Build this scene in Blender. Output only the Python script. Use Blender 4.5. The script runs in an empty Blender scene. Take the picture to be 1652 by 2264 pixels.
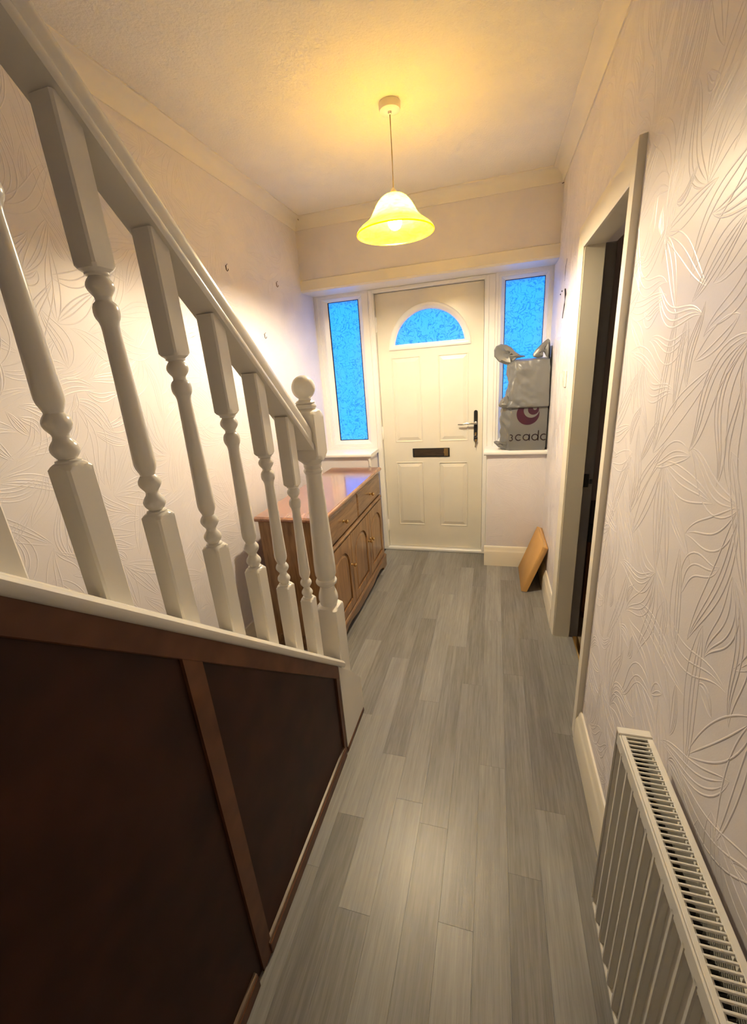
import bpy, math, random
from mathutils import Vector, Matrix
import numpy as np

# ------------------------------------------------------------------ camera, world, exposure
scene = bpy.context.scene
CAM = dict(loc=(-0.3758, -3.1468, 1.5336), yaw=0.2952, pitch=0.3237, roll=-0.0748, f=906.76)
_cy, _sy = math.cos(CAM['yaw']), math.sin(CAM['yaw'])
_cp, _sp = math.cos(CAM['pitch']), math.sin(CAM['pitch'])
_F = Vector((-_sy * _cp, _cy * _cp, -_sp)); _R0 = Vector((_cy, _sy, 0)); _U0 = _R0.cross(_F)
_cr, _sr = math.cos(CAM['roll']), math.sin(CAM['roll'])
_R = _cr * _R0 + _sr * _U0; _U = -_sr * _R0 + _cr * _U0
cam_data = bpy.data.cameras.new('camera')
cam_data.sensor_fit = 'VERTICAL'; cam_data.sensor_height = 36.0
cam_data.lens = CAM['f'] / 2264.0 * 36.0
cam_data.clip_start = 0.02; cam_data.clip_end = 200
cam = bpy.data.objects.new('camera', cam_data)
scene.collection.objects.link(cam)
cam.matrix_world = Matrix(((_R.x, _U.x, -_F.x, CAM['loc'][0]), (_R.y, _U.y, -_F.y, CAM['loc'][1]),
                           (_R.z, _U.z, -_F.z, CAM['loc'][2]), (0, 0, 0, 1)))
scene.camera = cam

SKY_STRENGTH = 0.62
world = bpy.data.worlds.new('sky'); scene.world = world; world.use_nodes = True
wn = world.node_tree.nodes; wl = world.node_tree.links
wn.clear()
w_out = wn.new('ShaderNodeOutputWorld'); w_bg = wn.new('ShaderNodeBackground')
w_tc = wn.new('ShaderNodeTexCoord'); w_sep = wn.new('ShaderNodeSeparateXYZ'); w_ramp = wn.new('ShaderNodeValToRGB')
w_map = wn.new('ShaderNodeMapRange')
wl.new(w_tc.outputs['Generated'], w_sep.inputs[0]); wl.new(w_sep.outputs['Z'], w_map.inputs[0])
w_map.inputs[1].default_value = -1; w_map.inputs[2].default_value = 1
wl.new(w_map.outputs[0], w_ramp.inputs[0]); wl.new(w_ramp.outputs[0], w_bg.inputs[0])
els = w_ramp.color_ramp.elements
els[0].position = 0.0; els[0].color = (0.03, 0.26, 1.2, 1)
els[1].position = 1.0; els[1].color = (0.03, 0.80, 2.5, 1)
e = els.new(0.48); e.color = (0.03, 0.30, 1.3, 1)
e = els.new(0.54); e.color = (0.03, 0.68, 2.4, 1)
w_bg.inputs[1].default_value = SKY_STRENGTH
wl.new(w_bg.outputs[0], w_out.inputs[0])

BULB_COLOR = (1.0, 0.85, 0.60); BULB_STRENGTH = 1150.0
scene.view_settings.view_transform = 'Standard'
scene.view_settings.look = 'None'
scene.view_settings.gamma = 1.0
scene.view_settings.use_curve_mapping = False
scene.view_settings.exposure = 1.18
cy_ = scene.cycles
cy_.use_denoising = True
cy_.use_adaptive_sampling = True; cy_.adaptive_threshold = 0.12; cy_.adaptive_min_samples = 16
cy_.max_bounces = 6; cy_.diffuse_bounces = 4; cy_.glossy_bounces = 2
cy_.transmission_bounces = 6; cy_.transparent_max_bounces = 12
cy_.caustics_reflective = False; cy_.caustics_refractive = False
cy_.sample_clamp_indirect = 6.0
cy_.blur_glossy = 0.5

# ------------------------------------------------------------------ helpers
COL = scene.collection
XL = -1.759          # left wall face
ZC = 2.60            # ceiling
SL = 0.919           # stair pitch (tangent)

class MB:
    """collects geometry in world coordinates"""
    def __init__(s): s.v = []; s.f = []; s.m = []
    def add(s, verts, faces, mi=0):
        n = len(s.v); s.v += [tuple(p) for p in verts]
        s.f += [tuple(i + n for i in f) for f in faces]; s.m += [mi] * len(faces); return s
    def box(s, x0, x1, y0, y1, z0, z1, b=0.0, mi=0):
        x0, x1 = min(x0, x1), max(x0, x1); y0, y1 = min(y0, y1), max(y0, y1); z0, z1 = min(z0, z1), max(z0, z1)
        if b <= 0:
            return s.add([(x0, y0, z0), (x1, y0, z0), (x1, y1, z0), (x0, y1, z0), (x0, y0, z1), (x1, y0, z1), (x1, y1, z1), (x0, y1, z1)],
                         [(0, 3, 2, 1), (4, 5, 6, 7), (0, 1, 5, 4), (1, 2, 6, 5), (2, 3, 7, 6), (3, 0, 4, 7)], mi)
        V = []; idx = {}
        X = (x0, x1); Y = (y0, y1); Z = (z0, z1)
        for i in range(2):
            for j in range(2):
                for k in range(2):
                    sx, sy, sz = (1 if i == 0 else -1), (1 if j == 0 else -1), (1 if k == 0 else -1)
                    idx[i, j, k, 0] = len(V); V.append((X[i], Y[j] + sy * b, Z[k] + sz * b))
                    idx[i, j, k, 1] = len(V); V.append((X[i] + sx * b, Y[j], Z[k] + sz * b))
                    idx[i, j, k, 2] = len(V); V.append((X[i] + sx * b, Y[j] + sy * b, Z[k]))
        F = []
        def q(a, c, d, e_): F.append((a, c, d, e_))
        for i in range(2):
            l = [idx[i, 0, 0, 0], idx[i, 1, 0, 0], idx[i, 1, 1, 0], idx[i, 0, 1, 0]]; F.append(tuple(l if i else l[::-1]))
            l = [idx[0, i, 0, 1], idx[0, i, 1, 1], idx[1, i, 1, 1], idx[1, i, 0, 1]]; F.append(tuple(l if i else l[::-1]))
            l = [idx[0, 0, i, 2], idx[1, 0, i, 2], idx[1, 1, i, 2], idx[0, 1, i, 2]]; F.append(tuple(l if i else l[::-1]))
        for i in range(2):
            for j in range(2):
                F.append((idx[i, j, 0, 0], idx[i, j, 1, 0], idx[i, j, 1, 1], idx[i, j, 0, 1]) if (i == j) else (idx[i, j, 0, 1], idx[i, j, 1, 1], idx[i, j, 1, 0], idx[i, j, 0, 0]))
                F.append((idx[i, 0, j, 0], idx[i, 1, j, 0], idx[i, 1, j, 2], idx[i, 0, j, 2]) if (i != j) else (idx[i, 0, j, 2], idx[i, 1, j, 2], idx[i, 1, j, 0], idx[i, 0, j, 0]))
                F.append((idx[0, i, j, 1], idx[1, i, j, 1], idx[1, i, j, 2], idx[0, i, j, 2]) if (i == j) else (idx[0, i, j, 2], idx[1, i, j, 2], idx[1, i, j, 1], idx[0, i, j, 1]))
        for i in range(2):
            for j in range(2):
                for k in range(2):
                    t = (idx[i, j, k, 0], idx[i, j, k, 1], idx[i, j, k, 2])
                    F.append(t if (i + j + k) % 2 else t[::-1])
        return s.add(V, F, mi)
    def loft(s, loops, close=True, caps=True, mi=0):
        """loops: list of equally long point loops"""
        n = len(loops[0]); V = [p for l in loops for p in l]; F = []
        for a in range(len(loops) - 1):
            for i in range(n if close else n - 1):
                j = (i + 1) % n
                F.append((a * n + i, a * n + j, (a + 1) * n + j, (a + 1) * n + i))
        if caps and close:
            F.append(tuple(range(n))[::-1]); F.append(tuple(range((len(loops) - 1) * n, len(loops) * n)))
        return s.add(V, F, mi)
    def prism_x(s, yz, x0, x1, mi=0): return s.loft([[(x0, y, z) for y, z in yz], [(x1, y, z) for y, z in yz]], mi=mi)
    def prism_y(s, xz, y0, y1, mi=0): return s.loft([[(x, y0, z) for x, z in xz], [(x, y1, z) for x, z in xz]], mi=mi)
    def prism_z(s, xy, z0, z1, mi=0): return s.loft([[(x, y, z0) for x, y in xy], [(x, y, z1) for x, y in xy]], mi=mi)
    def shear(s, xw, y0, y1, zf, mi=0):
        """profile (x, vertical offset) run along a sloping line z=zf(y)"""
        return s.loft([[(x, y0, zf(y0) + w) for x, w in xw], [(x, y1, zf(y1) + w) for x, w in xw]], mi=mi)
    def lathe(s, prof, cx, cy, n=32, mi=0, axis='z'):
        L = []
        for r, h in prof:
            L.append([(cx + r * math.cos(2 * math.pi * i / n), cy + r * math.sin(2 * math.pi * i / n), h) for i in range(n)])
        return s.loft(L, caps=True, mi=mi)
    def tube(s, pts, r, n=8, mi=0, caps=True):
        pts = [Vector(p) for p in pts]; L = []
        for i, p in enumerate(pts):
            d = (pts[min(i + 1, len(pts) - 1)] - pts[max(i - 1, 0)]).normalized()
            a = d.cross(Vector((0, 0, 1)))
            if a.length < 1e-3: a = d.cross(Vector((0, 1, 0)))
            a.normalize(); b = d.cross(a)
            rr = r[i] if isinstance(r, (list, tuple)) else r
            L.append([tuple(p + rr * (math.cos(2 * math.pi * k / n) * a + math.sin(2 * math.pi * k / n) * b)) for k in range(n)])
        return s.loft(L, caps=caps, mi=mi)
    def sphere(s, c, r, nu=24, nv=14, sz=1.0, mi=0):
        L = []
        for j in range(1, nv):
            t = math.pi * j / nv
            L.append([(c[0] + r * math.sin(t) * math.cos(2 * math.pi * i / nu), c[1] + r * math.sin(t) * math.sin(2 * math.pi * i / nu), c[2] + sz * r * math.cos(t)) for i in range(nu)])
        n0 = len(s.v); s.loft(L, caps=False, mi=mi)
        top = len(s.v); s.v.append((c[0], c[1], c[2] + sz * r)); s.v.append((c[0], c[1], c[2] - sz * r))
        for i in range(nu):
            s.f.append((n0 + (i + 1) % nu, n0 + i, top)); s.m.append(mi)
            b = n0 + (nv - 2) * nu
            s.f.append((b + i, b + (i + 1) % nu, top + 1)); s.m.append(mi)
        return s
    def build(s, name, mats, parent=None, smooth=None, recalc=True):
        mats = mats if isinstance(mats, (list, tuple)) else [mats]
        V = np.array(s.v, dtype=float)
        if parent is None:
            lo, hi = V.min(0), V.max(0); org = np.array([(lo[0] + hi[0]) / 2, (lo[1] + hi[1]) / 2, lo[2]])
        else:
            org = np.array(wloc(parent))
        me = bpy.data.meshes.new(name)
        me.from_pydata((V - org).tolist(), [], s.f)
        for m in mats: me.materials.append(m)
        if len(mats) > 1: me.polygons.foreach_set('material_index', s.m)
        if recalc:
            import bmesh
            bm = bmesh.new(); bm.from_mesh(me); bmesh.ops.recalc_face_normals(bm, faces=bm.faces); bm.to_mesh(me); bm.free()
        if smooth is not None:
            me.shade_smooth()
            me.set_sharp_from_angle(angle=math.radians(smooth))
        me.update()
        o = bpy.data.objects.new(name, me); COL.objects.link(o)
        if parent is None: o.location = org
        else: o.parent = parent
        return o

def wloc(o):
    l = Vector(o.location)
    while o.parent: o = o.parent; l += Vector(o.location)
    return l

def tag(o, label=None, cat=None, group=None, kind=None):
    if label: o['label'] = label
    if cat: o['category'] = cat
    if group: o['group'] = group
    if kind: o['kind'] = kind
    return o

def empty(name, loc, label, cat, group=None, kind=None):
    o = bpy.data.objects.new(name, None); o.empty_display_size = 0.1; COL.objects.link(o); o.location = loc
    return tag(o, label, cat, group, kind)

def copy_part(o, parent, loc=None):
    c = o.copy(); COL.objects.link(c); c.parent = parent
    if loc is not None: c.location = loc
    return c

def arc(cx, cz, r, a0, a1, n, rz=None):
    rz = rz or r
    return [(cx + r * math.cos(a0 + (a1 - a0) * i / n), cz + rz * math.sin(a0 + (a1 - a0) * i / n)) for i in range(n + 1)]

# ------------------------------------------------------------------ materials
def new_mat(name):
    m = bpy.data.materials.new(name); m.use_nodes = True
    nt = m.node_tree; b = nt.nodes['Principled BSDF']; return m, nt, b

def coord(nt, scale=(1, 1, 1), obj=True):
    tc = nt.nodes.new('ShaderNodeTexCoord'); mp = nt.nodes.new('ShaderNodeMapping')
    mp.inputs['Scale'].default_value = scale
    nt.links.new(tc.outputs['Object' if obj else 'Generated'], mp.inputs[0]); return mp

def noise(nt, vec, scale, detail=4, rough=0.55, dist=0.0):
    n = nt.nodes.new('ShaderNodeTexNoise'); n.inputs['Scale'].default_value = scale
    n.inputs['Detail'].default_value = detail; n.inputs['Roughness'].default_value = rough
    n.inputs['Distortion'].default_value = dist
    if vec is not None: nt.links.new(vec.outputs[0], n.inputs['Vector'])
    return n

def ramp(nt, fac, stops):
    r = nt.nodes.new('ShaderNodeValToRGB'); e = r.color_ramp.elements
    e[0].position, e[0].color = stops[0][0], (*stops[0][1], 1); e[1].position, e[1].color = stops[-1][0], (*stops[-1][1], 1)
    for p, c in stops[1:-1]: x = e.new(p); x.color = (*c, 1)
    nt.links.new(fac, r.inputs[0]); return r

def bump(nt, b, height, strength, dist):
    n = nt.nodes.new('ShaderNodeBump'); n.inputs['Strength'].default_value = strength; n.inputs['Distance'].default_value = dist
    nt.links.new(height, n.inputs['Height']); nt.links.new(n.outputs[0], b.inputs['Normal']); return n

def paint(name, col, rough=0.4, spec=0.5, nscale=60, bstr=0.06, bdist=0.001, var=0.03, metallic=0.0, coat=0.0):
    m, nt, b = new_mat(name)
    v = coord(nt); n1 = noise(nt, v, 5, 1)
    lo = tuple(c * (1 - var) for c in col); hi = tuple(min(1, c * (1 + var)) for c in col)
    r = ramp(nt, n1.outputs['Fac'], [(0.3, lo), (0.7, hi)])
    nt.links.new(r.outputs[0], b.inputs['Base Color'])
    b.inputs['Roughness'].default_value = rough; b.inputs['Specular IOR Level'].default_value = spec
    b.inputs['Metallic'].default_value = metallic; b.inputs['Coat Weight'].default_value = coat
    if bstr > 0:
        n2 = noise(nt, v, nscale, 2); bump(nt, b, n2.outputs['Fac'], bstr, bdist)
    return m

def wood(name, dark, light, scale=(6, 60, 60), rough=0.35, spec=0.5, bstr=0.15, coat=0.0, contrast=(0.3, 0.72)):
    m, nt, b = new_mat(name)
    v = coord(nt, scale); n1 = noise(nt, v, 1.0, 3, 0.62, 0.35)
    v2 = coord(nt, tuple(s * 4 for s in scale)); n2 = noise(nt, v2, 1.0, 1, 0.6)
    mx = nt.nodes.new('ShaderNodeMath'); mx.operation = 'MULTIPLY_ADD'; mx.inputs[1].default_value = 0.35
    nt.links.new(n2.outputs['Fac'], mx.inputs[0]); nt.links.new(n1.outputs['Fac'], mx.inputs[2])
    sb = nt.nodes.new('ShaderNodeMath'); sb.operation = 'SUBTRACT'; sb.inputs[1].default_value = 0.175
    nt.links.new(mx.outputs[0], sb.inputs[0])
    r = ramp(nt, sb.outputs[0], [(contrast[0], dark), (contrast[1], light)])
    nt.links.new(r.outputs[0], b.inputs['Base Color'])
    b.inputs['Roughness'].default_value = rough; b.inputs['Specular IOR Level'].default_value = spec
    b.inputs['Coat Weight'].default_value = coat; b.inputs['Coat Roughness'].default_value = 0.12
    bump(nt, b, n2.outputs['Fac'], bstr, 0.001)
    return m

M = {}
M['wallpaper'] = paint('vinyl_wallpaper', (0.765, 0.720, 0.728), 0.37, 0.42, 260, 0.10, 0.001, 0.02)
M['ceiling'] = paint('textured_ceiling', (0.86, 0.82, 0.75), 0.8, 0.2, 100, 0.6, 0.004, 0.02)
M['cornice'] = paint('cornice_paint', (0.82, 0.77, 0.68), 0.6, 0.3, 40, 0.08, 0.001, 0.02)
M['trim'] = paint('cream_gloss_paint', (0.82, 0.76, 0.63), 0.32, 0.5, 30, 0.10, 0.001, 0.03)
M['banister'] = paint('white_gloss_paint', (0.80, 0.76, 0.68), 0.22, 0.5, 25, 0.05, 0.001, 0.03)
M['upvc'] = paint('white_upvc', (0.84, 0.82, 0.78), 0.28, 0.5, 20, 0.02, 0.001, 0.01)
M['gasket'] = paint('black_gasket_and_gap_shade', (0.012, 0.012, 0.014), 0.5, 0.3)  # window gaskets, and the painted shade in the door gap
M['black'] = paint('black_satin_plastic', (0.012, 0.012, 0.013), 0.35, 0.5)
M['black_metal'] = paint('black_painted_metal', (0.02, 0.018, 0.016), 0.45, 0.4)
M['letterbox'] = wood('dark_bronze_flap', (0.02, 0.012, 0.008), (0.06, 0.04, 0.025), (8, 60, 90), 0.4)
M['chrome'] = paint('polished_chrome', (0.78, 0.76, 0.72), 0.12, 0.5, 20, 0.0, 0.001, 0.02, 1.0)
M['brass'] = paint('aged_brass', (0.72, 0.50, 0.22), 0.25, 0.5, 30, 0.05, 0.001, 0.08, 1.0)
M['radiator'] = paint('radiator_enamel', (0.76, 0.73, 0.66), 0.35, 0.5, 30, 0.03, 0.001, 0.02)
M['rad_inner'] = paint('dusty_grey_convector', (0.16, 0.15, 0.13), 0.8, 0.2, 60, 0.2, 0.002, 0.3)
M['dark_panel'] = wood('dark_stained_hardboard', (0.022, 0.006, 0.0025), (0.055, 0.017, 0.008), (3, 3, 3), 0.5, 0.22, 0.05)
M['dark_frame'] = wood('dark_stained_softwood', (0.080, 0.028, 0.011), (0.165, 0.066, 0.030), (40, 5, 5), 0.42, 0.3, 0.15)
M['quadrant'] = wood('light_brown_bead', (0.10, 0.06, 0.035), (0.20, 0.125, 0.075), (40, 4, 40), 0.35)
M['oak'] = wood('varnished_oak', (0.19, 0.088, 0.028), (0.41, 0.225, 0.092), (26, 26, 3.0), 0.3, 0.5, 0.2, 0.3)
M['oak_rail'] = wood('varnished_oak_rail', (0.15, 0.070, 0.026), (0.33, 0.185, 0.085), (26, 3.0, 26), 0.3, 0.5, 0.2, 0.3)
M['oak_top'] = wood('polished_oak_top', (0.22, 0.085, 0.038), (0.40, 0.175, 0.090), (26, 2.2, 26), 0.16, 0.6, 0.06, 1.0)
M['stair_carpet'] = paint('stair_carpet', (0.16, 0.13, 0.11), 0.95, 0.1, 300, 0.8, 0.004, 0.2)
M['carpet'] = paint('beige_carpet', (0.30, 0.23, 0.15), 0.95, 0.1, 350, 1.0, 0.006, 0.45)
M['next_wall'] = paint('adjoining_room_wall', (0.62, 0.54, 0.52), 0.8, 0.2)
M['cardboard'] = paint('brown_cardboard', (0.62, 0.36, 0.13), 0.6, 0.3, 40, 0.06, 0.001, 0.04)
M['bag'] = paint('grey_plastic_film', (0.165, 0.164, 0.162), 0.38, 0.5, 30, 0.12, 0.003, 0.06, 0.15)
M['bag_dark'] = paint('black_side_strip', (0.008, 0.008, 0.009), 0.35, 0.4, 18, 0.2, 0.004)
M['logo'] = paint('printed_purple', (0.045, 0.009, 0.024), 0.4, 0.4, 18, 0.0)
M['print'] = paint('printed_maroon_black', (0.022, 0.010, 0.012), 0.4, 0.4, 18, 0.0)
M['cord'] = paint('lamp_flex', (0.42, 0.34, 0.22), 0.5, 0.3)
M['lampholder'] = paint('white_bakelite', (0.72, 0.68, 0.62), 0.35, 0.5)
M['hook'] = paint('tarnished_hook', (0.10, 0.06, 0.03), 0.4, 0.5, 20, 0.0, 0.001, 0.1, 0.6)
M['scuff'] = paint('dark_wire', (0.03, 0.025, 0.03), 0.6, 0.3)
M['switch'] = paint('white_switch_plastic', (0.84, 0.78, 0.68), 0.25, 0.5, 20, 0.0)

def mat_floor():
    m, nt, b = new_mat('grey_oak_vinyl')
    at = nt.nodes.new('ShaderNodeObjectInfo')
    tc = nt.nodes.new('ShaderNodeTexCoord'); ad = nt.nodes.new('ShaderNodeVectorMath'); ad.operation = 'MULTIPLY_ADD'
    cb = nt.nodes.new('ShaderNodeCombineXYZ')
    for k in range(3): nt.links.new(at.outputs['Random'], cb.inputs[k])
    nt.links.new(cb.outputs[0], ad.inputs[0]); ad.inputs[1].default_value = (37, 61, 11); nt.links.new(tc.outputs['Object'], ad.inputs[2])
    def nz(scale, d, ro, di, s3):
        mp = nt.nodes.new('ShaderNodeMapping'); mp.inputs['Scale'].default_value = s3; nt.links.new(ad.outputs[0], mp.inputs[0])
        return noise(nt, mp, scale, d, ro, di)
    grain = nz(1.0, 3, 0.62, 0.4, (110, 3.4, 1)); fine = nz(1.0, 2, 0.6, 0.0, (420, 16, 1)); knot = nz(1.0, 2, 0.5, 1.2, (9, 1.6, 1))
    def madd(a, k, c):
        n = nt.nodes.new('ShaderNodeMath'); n.operation = 'MULTIPLY_ADD'; n.inputs[1].default_value = k
        nt.links.new(a, n.inputs[0])
        if isinstance(c, float): n.inputs[2].default_value = c
        else: nt.links.new(c, n.inputs[2])
        return n.outputs[0]
    t = madd(grain.outputs['Fac'], 0.55, madd(fine.outputs['Fac'], 0.30, madd(knot.outputs['Fac'], 0.35, madd(at.outputs['Random'], 0.26, -0.23))))
    r = ramp(nt, t, [(0.26, (0.150, 0.143, 0.136)), (0.5, (0.238, 0.232, 0.224)), (0.78, (0.345, 0.338, 0.325))])
    nt.links.new(r.outputs[0], b.inputs['Base Color'])
    b.inputs['Roughness'].default_value = 0.36; b.inputs['Specular IOR Level'].default_value = 0.5
    bump(nt, b, fine.outputs['Fac'], 0.25, 0.0008)
    return m
M['floor'] = mat_floor()
M['subfloor'] = paint('dark_screed', (0.09, 0.08, 0.07), 0.9, 0.1)

def mat_glass():
    m = bpy.data.materials.new('obscure_glass'); m.use_nodes = True; nt = m.node_tree; nt.nodes.clear()
    out = nt.nodes.new('ShaderNodeOutputMaterial'); tr = nt.nodes.new('ShaderNodeBsdfTranslucent'); gl = nt.nodes.new('ShaderNodeBsdfGlossy')
    mix = nt.nodes.new('ShaderNodeMixShader'); mix.inputs[0].default_value = 0.05; gl.inputs['Roughness'].default_value = 0.12
    v = coord(nt)
    n0 = noise(nt, v, 20, 1, 0.5, 1.5)
    ab = nt.nodes.new('ShaderNodeMath'); ab.operation = 'SUBTRACT'; ab.inputs[1].default_value = 0.5; nt.links.new(n0.outputs['Fac'], ab.inputs[0])
    a2 = nt.nodes.new('ShaderNodeMath'); a2.operation = 'ABSOLUTE'; nt.links.new(ab.outputs[0], a2.inputs[0])
    vr = ramp(nt, a2.outputs[0], [(0.0, (0, 0, 0)), (0.04, (1, 1, 1))])
    n1 = noise(nt, v, 95, 1, 0.55, 2.5)
    mul = nt.nodes.new('ShaderNodeMix'); mul.data_type = 'FLOAT'; mul.inputs[0].default_value = 0.55
    nt.links.new(vr.outputs[0], mul.inputs[2]); nt.links.new(n1.outputs['Fac'], mul.inputs[3])
    rc = ramp(nt, mul.outputs[0], [(0.32, (0.45, 0.56, 0.80)), (0.72, (0.98, 1.0, 1.0))])
    nt.links.new(rc.outputs[0], tr.inputs['Color'])
    bp_ = nt.nodes.new('ShaderNodeBump'); bp_.inputs['Strength'].default_value = 0.9; bp_.inputs['Distance'].default_value = 0.006
    nt.links.new(mul.outputs[0], bp_.inputs['Height'])
    nt.links.new(bp_.outputs[0], tr.inputs['Normal']); nt.links.new(bp_.outputs[0], gl.inputs['Normal'])
    nt.links.new(tr.outputs[0], mix.inputs[1]); nt.links.new(gl.outputs[0], mix.inputs[2]); nt.links.new(mix.outputs[0], out.inputs[0])
    return m
def mat_clear():
    m = bpy.data.materials.new('clear_glass_back'); m.use_nodes = True; nt = m.node_tree; nt.nodes.clear()
    out = nt.nodes.new('ShaderNodeOutputMaterial'); t = nt.nodes.new('ShaderNodeBsdfTransparent'); nt.links.new(t.outputs[0], out.inputs[0]); return m
M['glass'] = mat_glass(); M['clear'] = mat_clear()

def mat_shade():
    m = bpy.data.materials.new('amber_alabaster_glass'); m.use_nodes = True; nt = m.node_tree; nt.nodes.clear()
    out = nt.nodes.new('ShaderNodeOutputMaterial'); tr = nt.nodes.new('ShaderNodeBsdfTranslucent'); df = nt.nodes.new('ShaderNodeBsdfDiffuse'); gl = nt.nodes.new('ShaderNodeBsdfGlossy')
    v = coord(nt, (1, 1, 3)); n = noise(nt, v, 14, 4, 0.6, 2.0)
    rt = ramp(nt, n.outputs['Fac'], [(0.35, (0.40, 0.25, 0.0035)), (0.65, (0.52, 0.36, 0.0085))]); nt.links.new(rt.outputs[0], tr.inputs[0])
    rd = ramp(nt, n.outputs['Fac'], [(0.35, (0.16, 0.09, 0.0025)), (0.65, (0.22, 0.15, 0.0060))]); nt.links.new(rd.outputs[0], df.inputs[0])
    gl.inputs['Roughness'].default_value = 0.15
    a = nt.nodes.new('ShaderNodeAddShader'); nt.links.new(tr.outputs[0], a.inputs[0]); nt.links.new(df.outputs[0], a.inputs[1])
    mx = nt.nodes.new('ShaderNodeMixShader'); mx.inputs[0].default_value = 0.04
    nt.links.new(a.outputs[0], mx.inputs[1]); nt.links.new(gl.outputs[0], mx.inputs[2]); nt.links.new(mx.outputs[0], out.inputs[0])
    return m
M['shade'] = mat_shade()

def mat_bulb():
    m = bpy.data.materials.new('lit_bulb'); m.use_nodes = True; nt = m.node_tree; nt.nodes.clear()
    out = nt.nodes.new('ShaderNodeOutputMaterial'); em = nt.nodes.new('ShaderNodeEmission')
    em.inputs[0].default_value = (*BULB_COLOR, 1); em.inputs[1].default_value = BULB_STRENGTH
    nt.links.new(em.outputs[0], out.inputs[0]); return m
M['bulb'] = mat_bulb()

# ------------------------------------------------------------------ room shell
def structure(o, label, cat): return tag(o, label, cat, kind='structure')

YB = -4.0            # unseen wall behind the camera, set nearer to bounce light back
fl = structure(MB().box(-1.86, 0.12, YB, 0.30, -0.08, -0.013).build('floor', M['subfloor']), 'grey oak plank floor running from the stairs to the front door', 'floor')
joints = {-1: [-1.16], 0: [-0.60, -1.63, -2.65, -3.68], 1: [0.06, -0.967, -1.99, -3.02, -4.05], 2: [-0.255, -1.29, -2.22, -3.25, -4.28],
          3: [-0.81, -1.85, -2.87, -3.90], 4: [-0.375, -1.40, -2.395, -3.42, -4.45], 5: [-0.08, -1.105, -2.13, -3.15, -4.18],
          6: [-0.52, -1.555, -2.06, -3.08, -4.10], 7: [-0.85, -1.88, -2.43, -3.45, -4.48], 8: [-0.24, -1.265, -2.16, -3.20, -4.22],
          9: [-0.67, -1.69, -2.345, -3.4, -4.4], 10: [-0.10, -1.13], 11: [-0.55, -1.5], 12: [-0.3, -1.3], 13: [-0.8], 14: [-0.15, -1.2], 15: [-0.6], 16: [-0.35, -1.4], 17: [-0.7]}
rng = random.Random(4)
plank_cache = {}
def plank(x0, x1, y0, y1):
    g = 0.0001
    w, l = x1 - x0 - 2 * g, y1 - y0 - 2 * g
    key = (round(w, 4), round(l, 3))
    if key not in plank_cache:
        m = MB().box(-w / 2, w / 2, -l / 2, l / 2, -0.012, 0.0, 0.0003)
        me = bpy.data.meshes.new('plank'); me.from_pydata(m.v, [], m.f); me.materials.append(M['floor']); plank_cache[key] = me
    o = bpy.data.objects.new('plank', plank_cache[key]); COL.objects.link(o); o.parent = fl
    o.location = Vector(((x0 + x1) / 2, (y0 + y1) / 2, 0.0)) - Vector(fl.location)
for k, js in joints.items():
    x1 = -0.1 * k; x0 = x1 - 0.1
    if k == -1: x0, x1, ya, yb = 0.0, 0.098, -1.575, -0.9
    elif k <= 9: ya, yb = YB, 0.235
    else: ya, yb = -1.72, 0.0 if k > 12 else 0.235
    if k == 17: x0 = XL
    if k <= 3 and k >= 0: yb = 0.0
    ys = sorted([yb, ya] + [j for j in js if ya + 0.02 < j < yb - 0.02])
    for a, b in zip(ys[:-1], ys[1:]): plank(x0, x1, a, b)

# ceiling with the stairwell opening over the flight
structure(MB().prism_z([(-1.86, 0.30), (0.12, 0.30), (0.12, YB), (-0.93, YB), (-0.93, -2.85), (-1.86, -2.85)], ZC, ZC + 0.14).build('ceiling', M['ceiling']),
          'cream textured ceiling over the hall', 'ceiling')
ZU = 5.1
structure(MB().box(-1.86, -0.80, YB, -2.72, ZU, ZU + 0.1).build('ceiling_landing', M['ceiling']), 'plain ceiling high above the stair flight', 'ceiling')
wall_l = structure(MB().box(XL - 0.1, XL, YB, 0.30, -0.08, ZU).build('wall_left', M['wallpaper']), 'lilac embossed wallpaper wall beside the stairs', 'wall')
structure(MB().box(-0.93, -0.80, YB, -2.72, ZC + 0.14, ZU).build('wall_landing', M['wallpaper']), 'wall of the landing above the hall', 'wall')
structure(MB().box(-1.86, -0.93, -2.85, -2.72, ZC + 0.14, ZU).build('wall_stairwell', M['wallpaper']), 'wall above the far end of the stairwell', 'wall')
structure(MB().box(-1.86, 0.12, YB - 0.1, YB, -0.08, ZU + 0.1).build('wall_back', M['wallpaper']), 'unseen lilac wall behind the camera, set nearer to bounce light', 'wall')
OY0, OY1, OZ = -1.585, -0.895, 2.0    # doorway in the right wall
wr = MB().box(0, 0.12, YB, OY0, -0.08, ZC).box(0, 0.12, OY1, 0.30, -0.08, ZC).box(0, 0.12, OY0, OY1, OZ, ZC)
wall_r = structure(wr.build('wall_right', M['wallpaper']), 'lilac embossed wallpaper wall with the doorway and radiator', 'wall')
wf = MB().box(XL, 0, 0, 0.30, 2.14, ZC).box(XL, -1.322, 0, 0.30, -0.08, 0.902).box(-0.41, 0, 0, 0.30, -0.08, 0.902)
wall_f = structure(wf.build('wall_front', M['wallpaper']), 'lilac wallpapered wall around the front door and side windows', 'wall')

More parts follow.
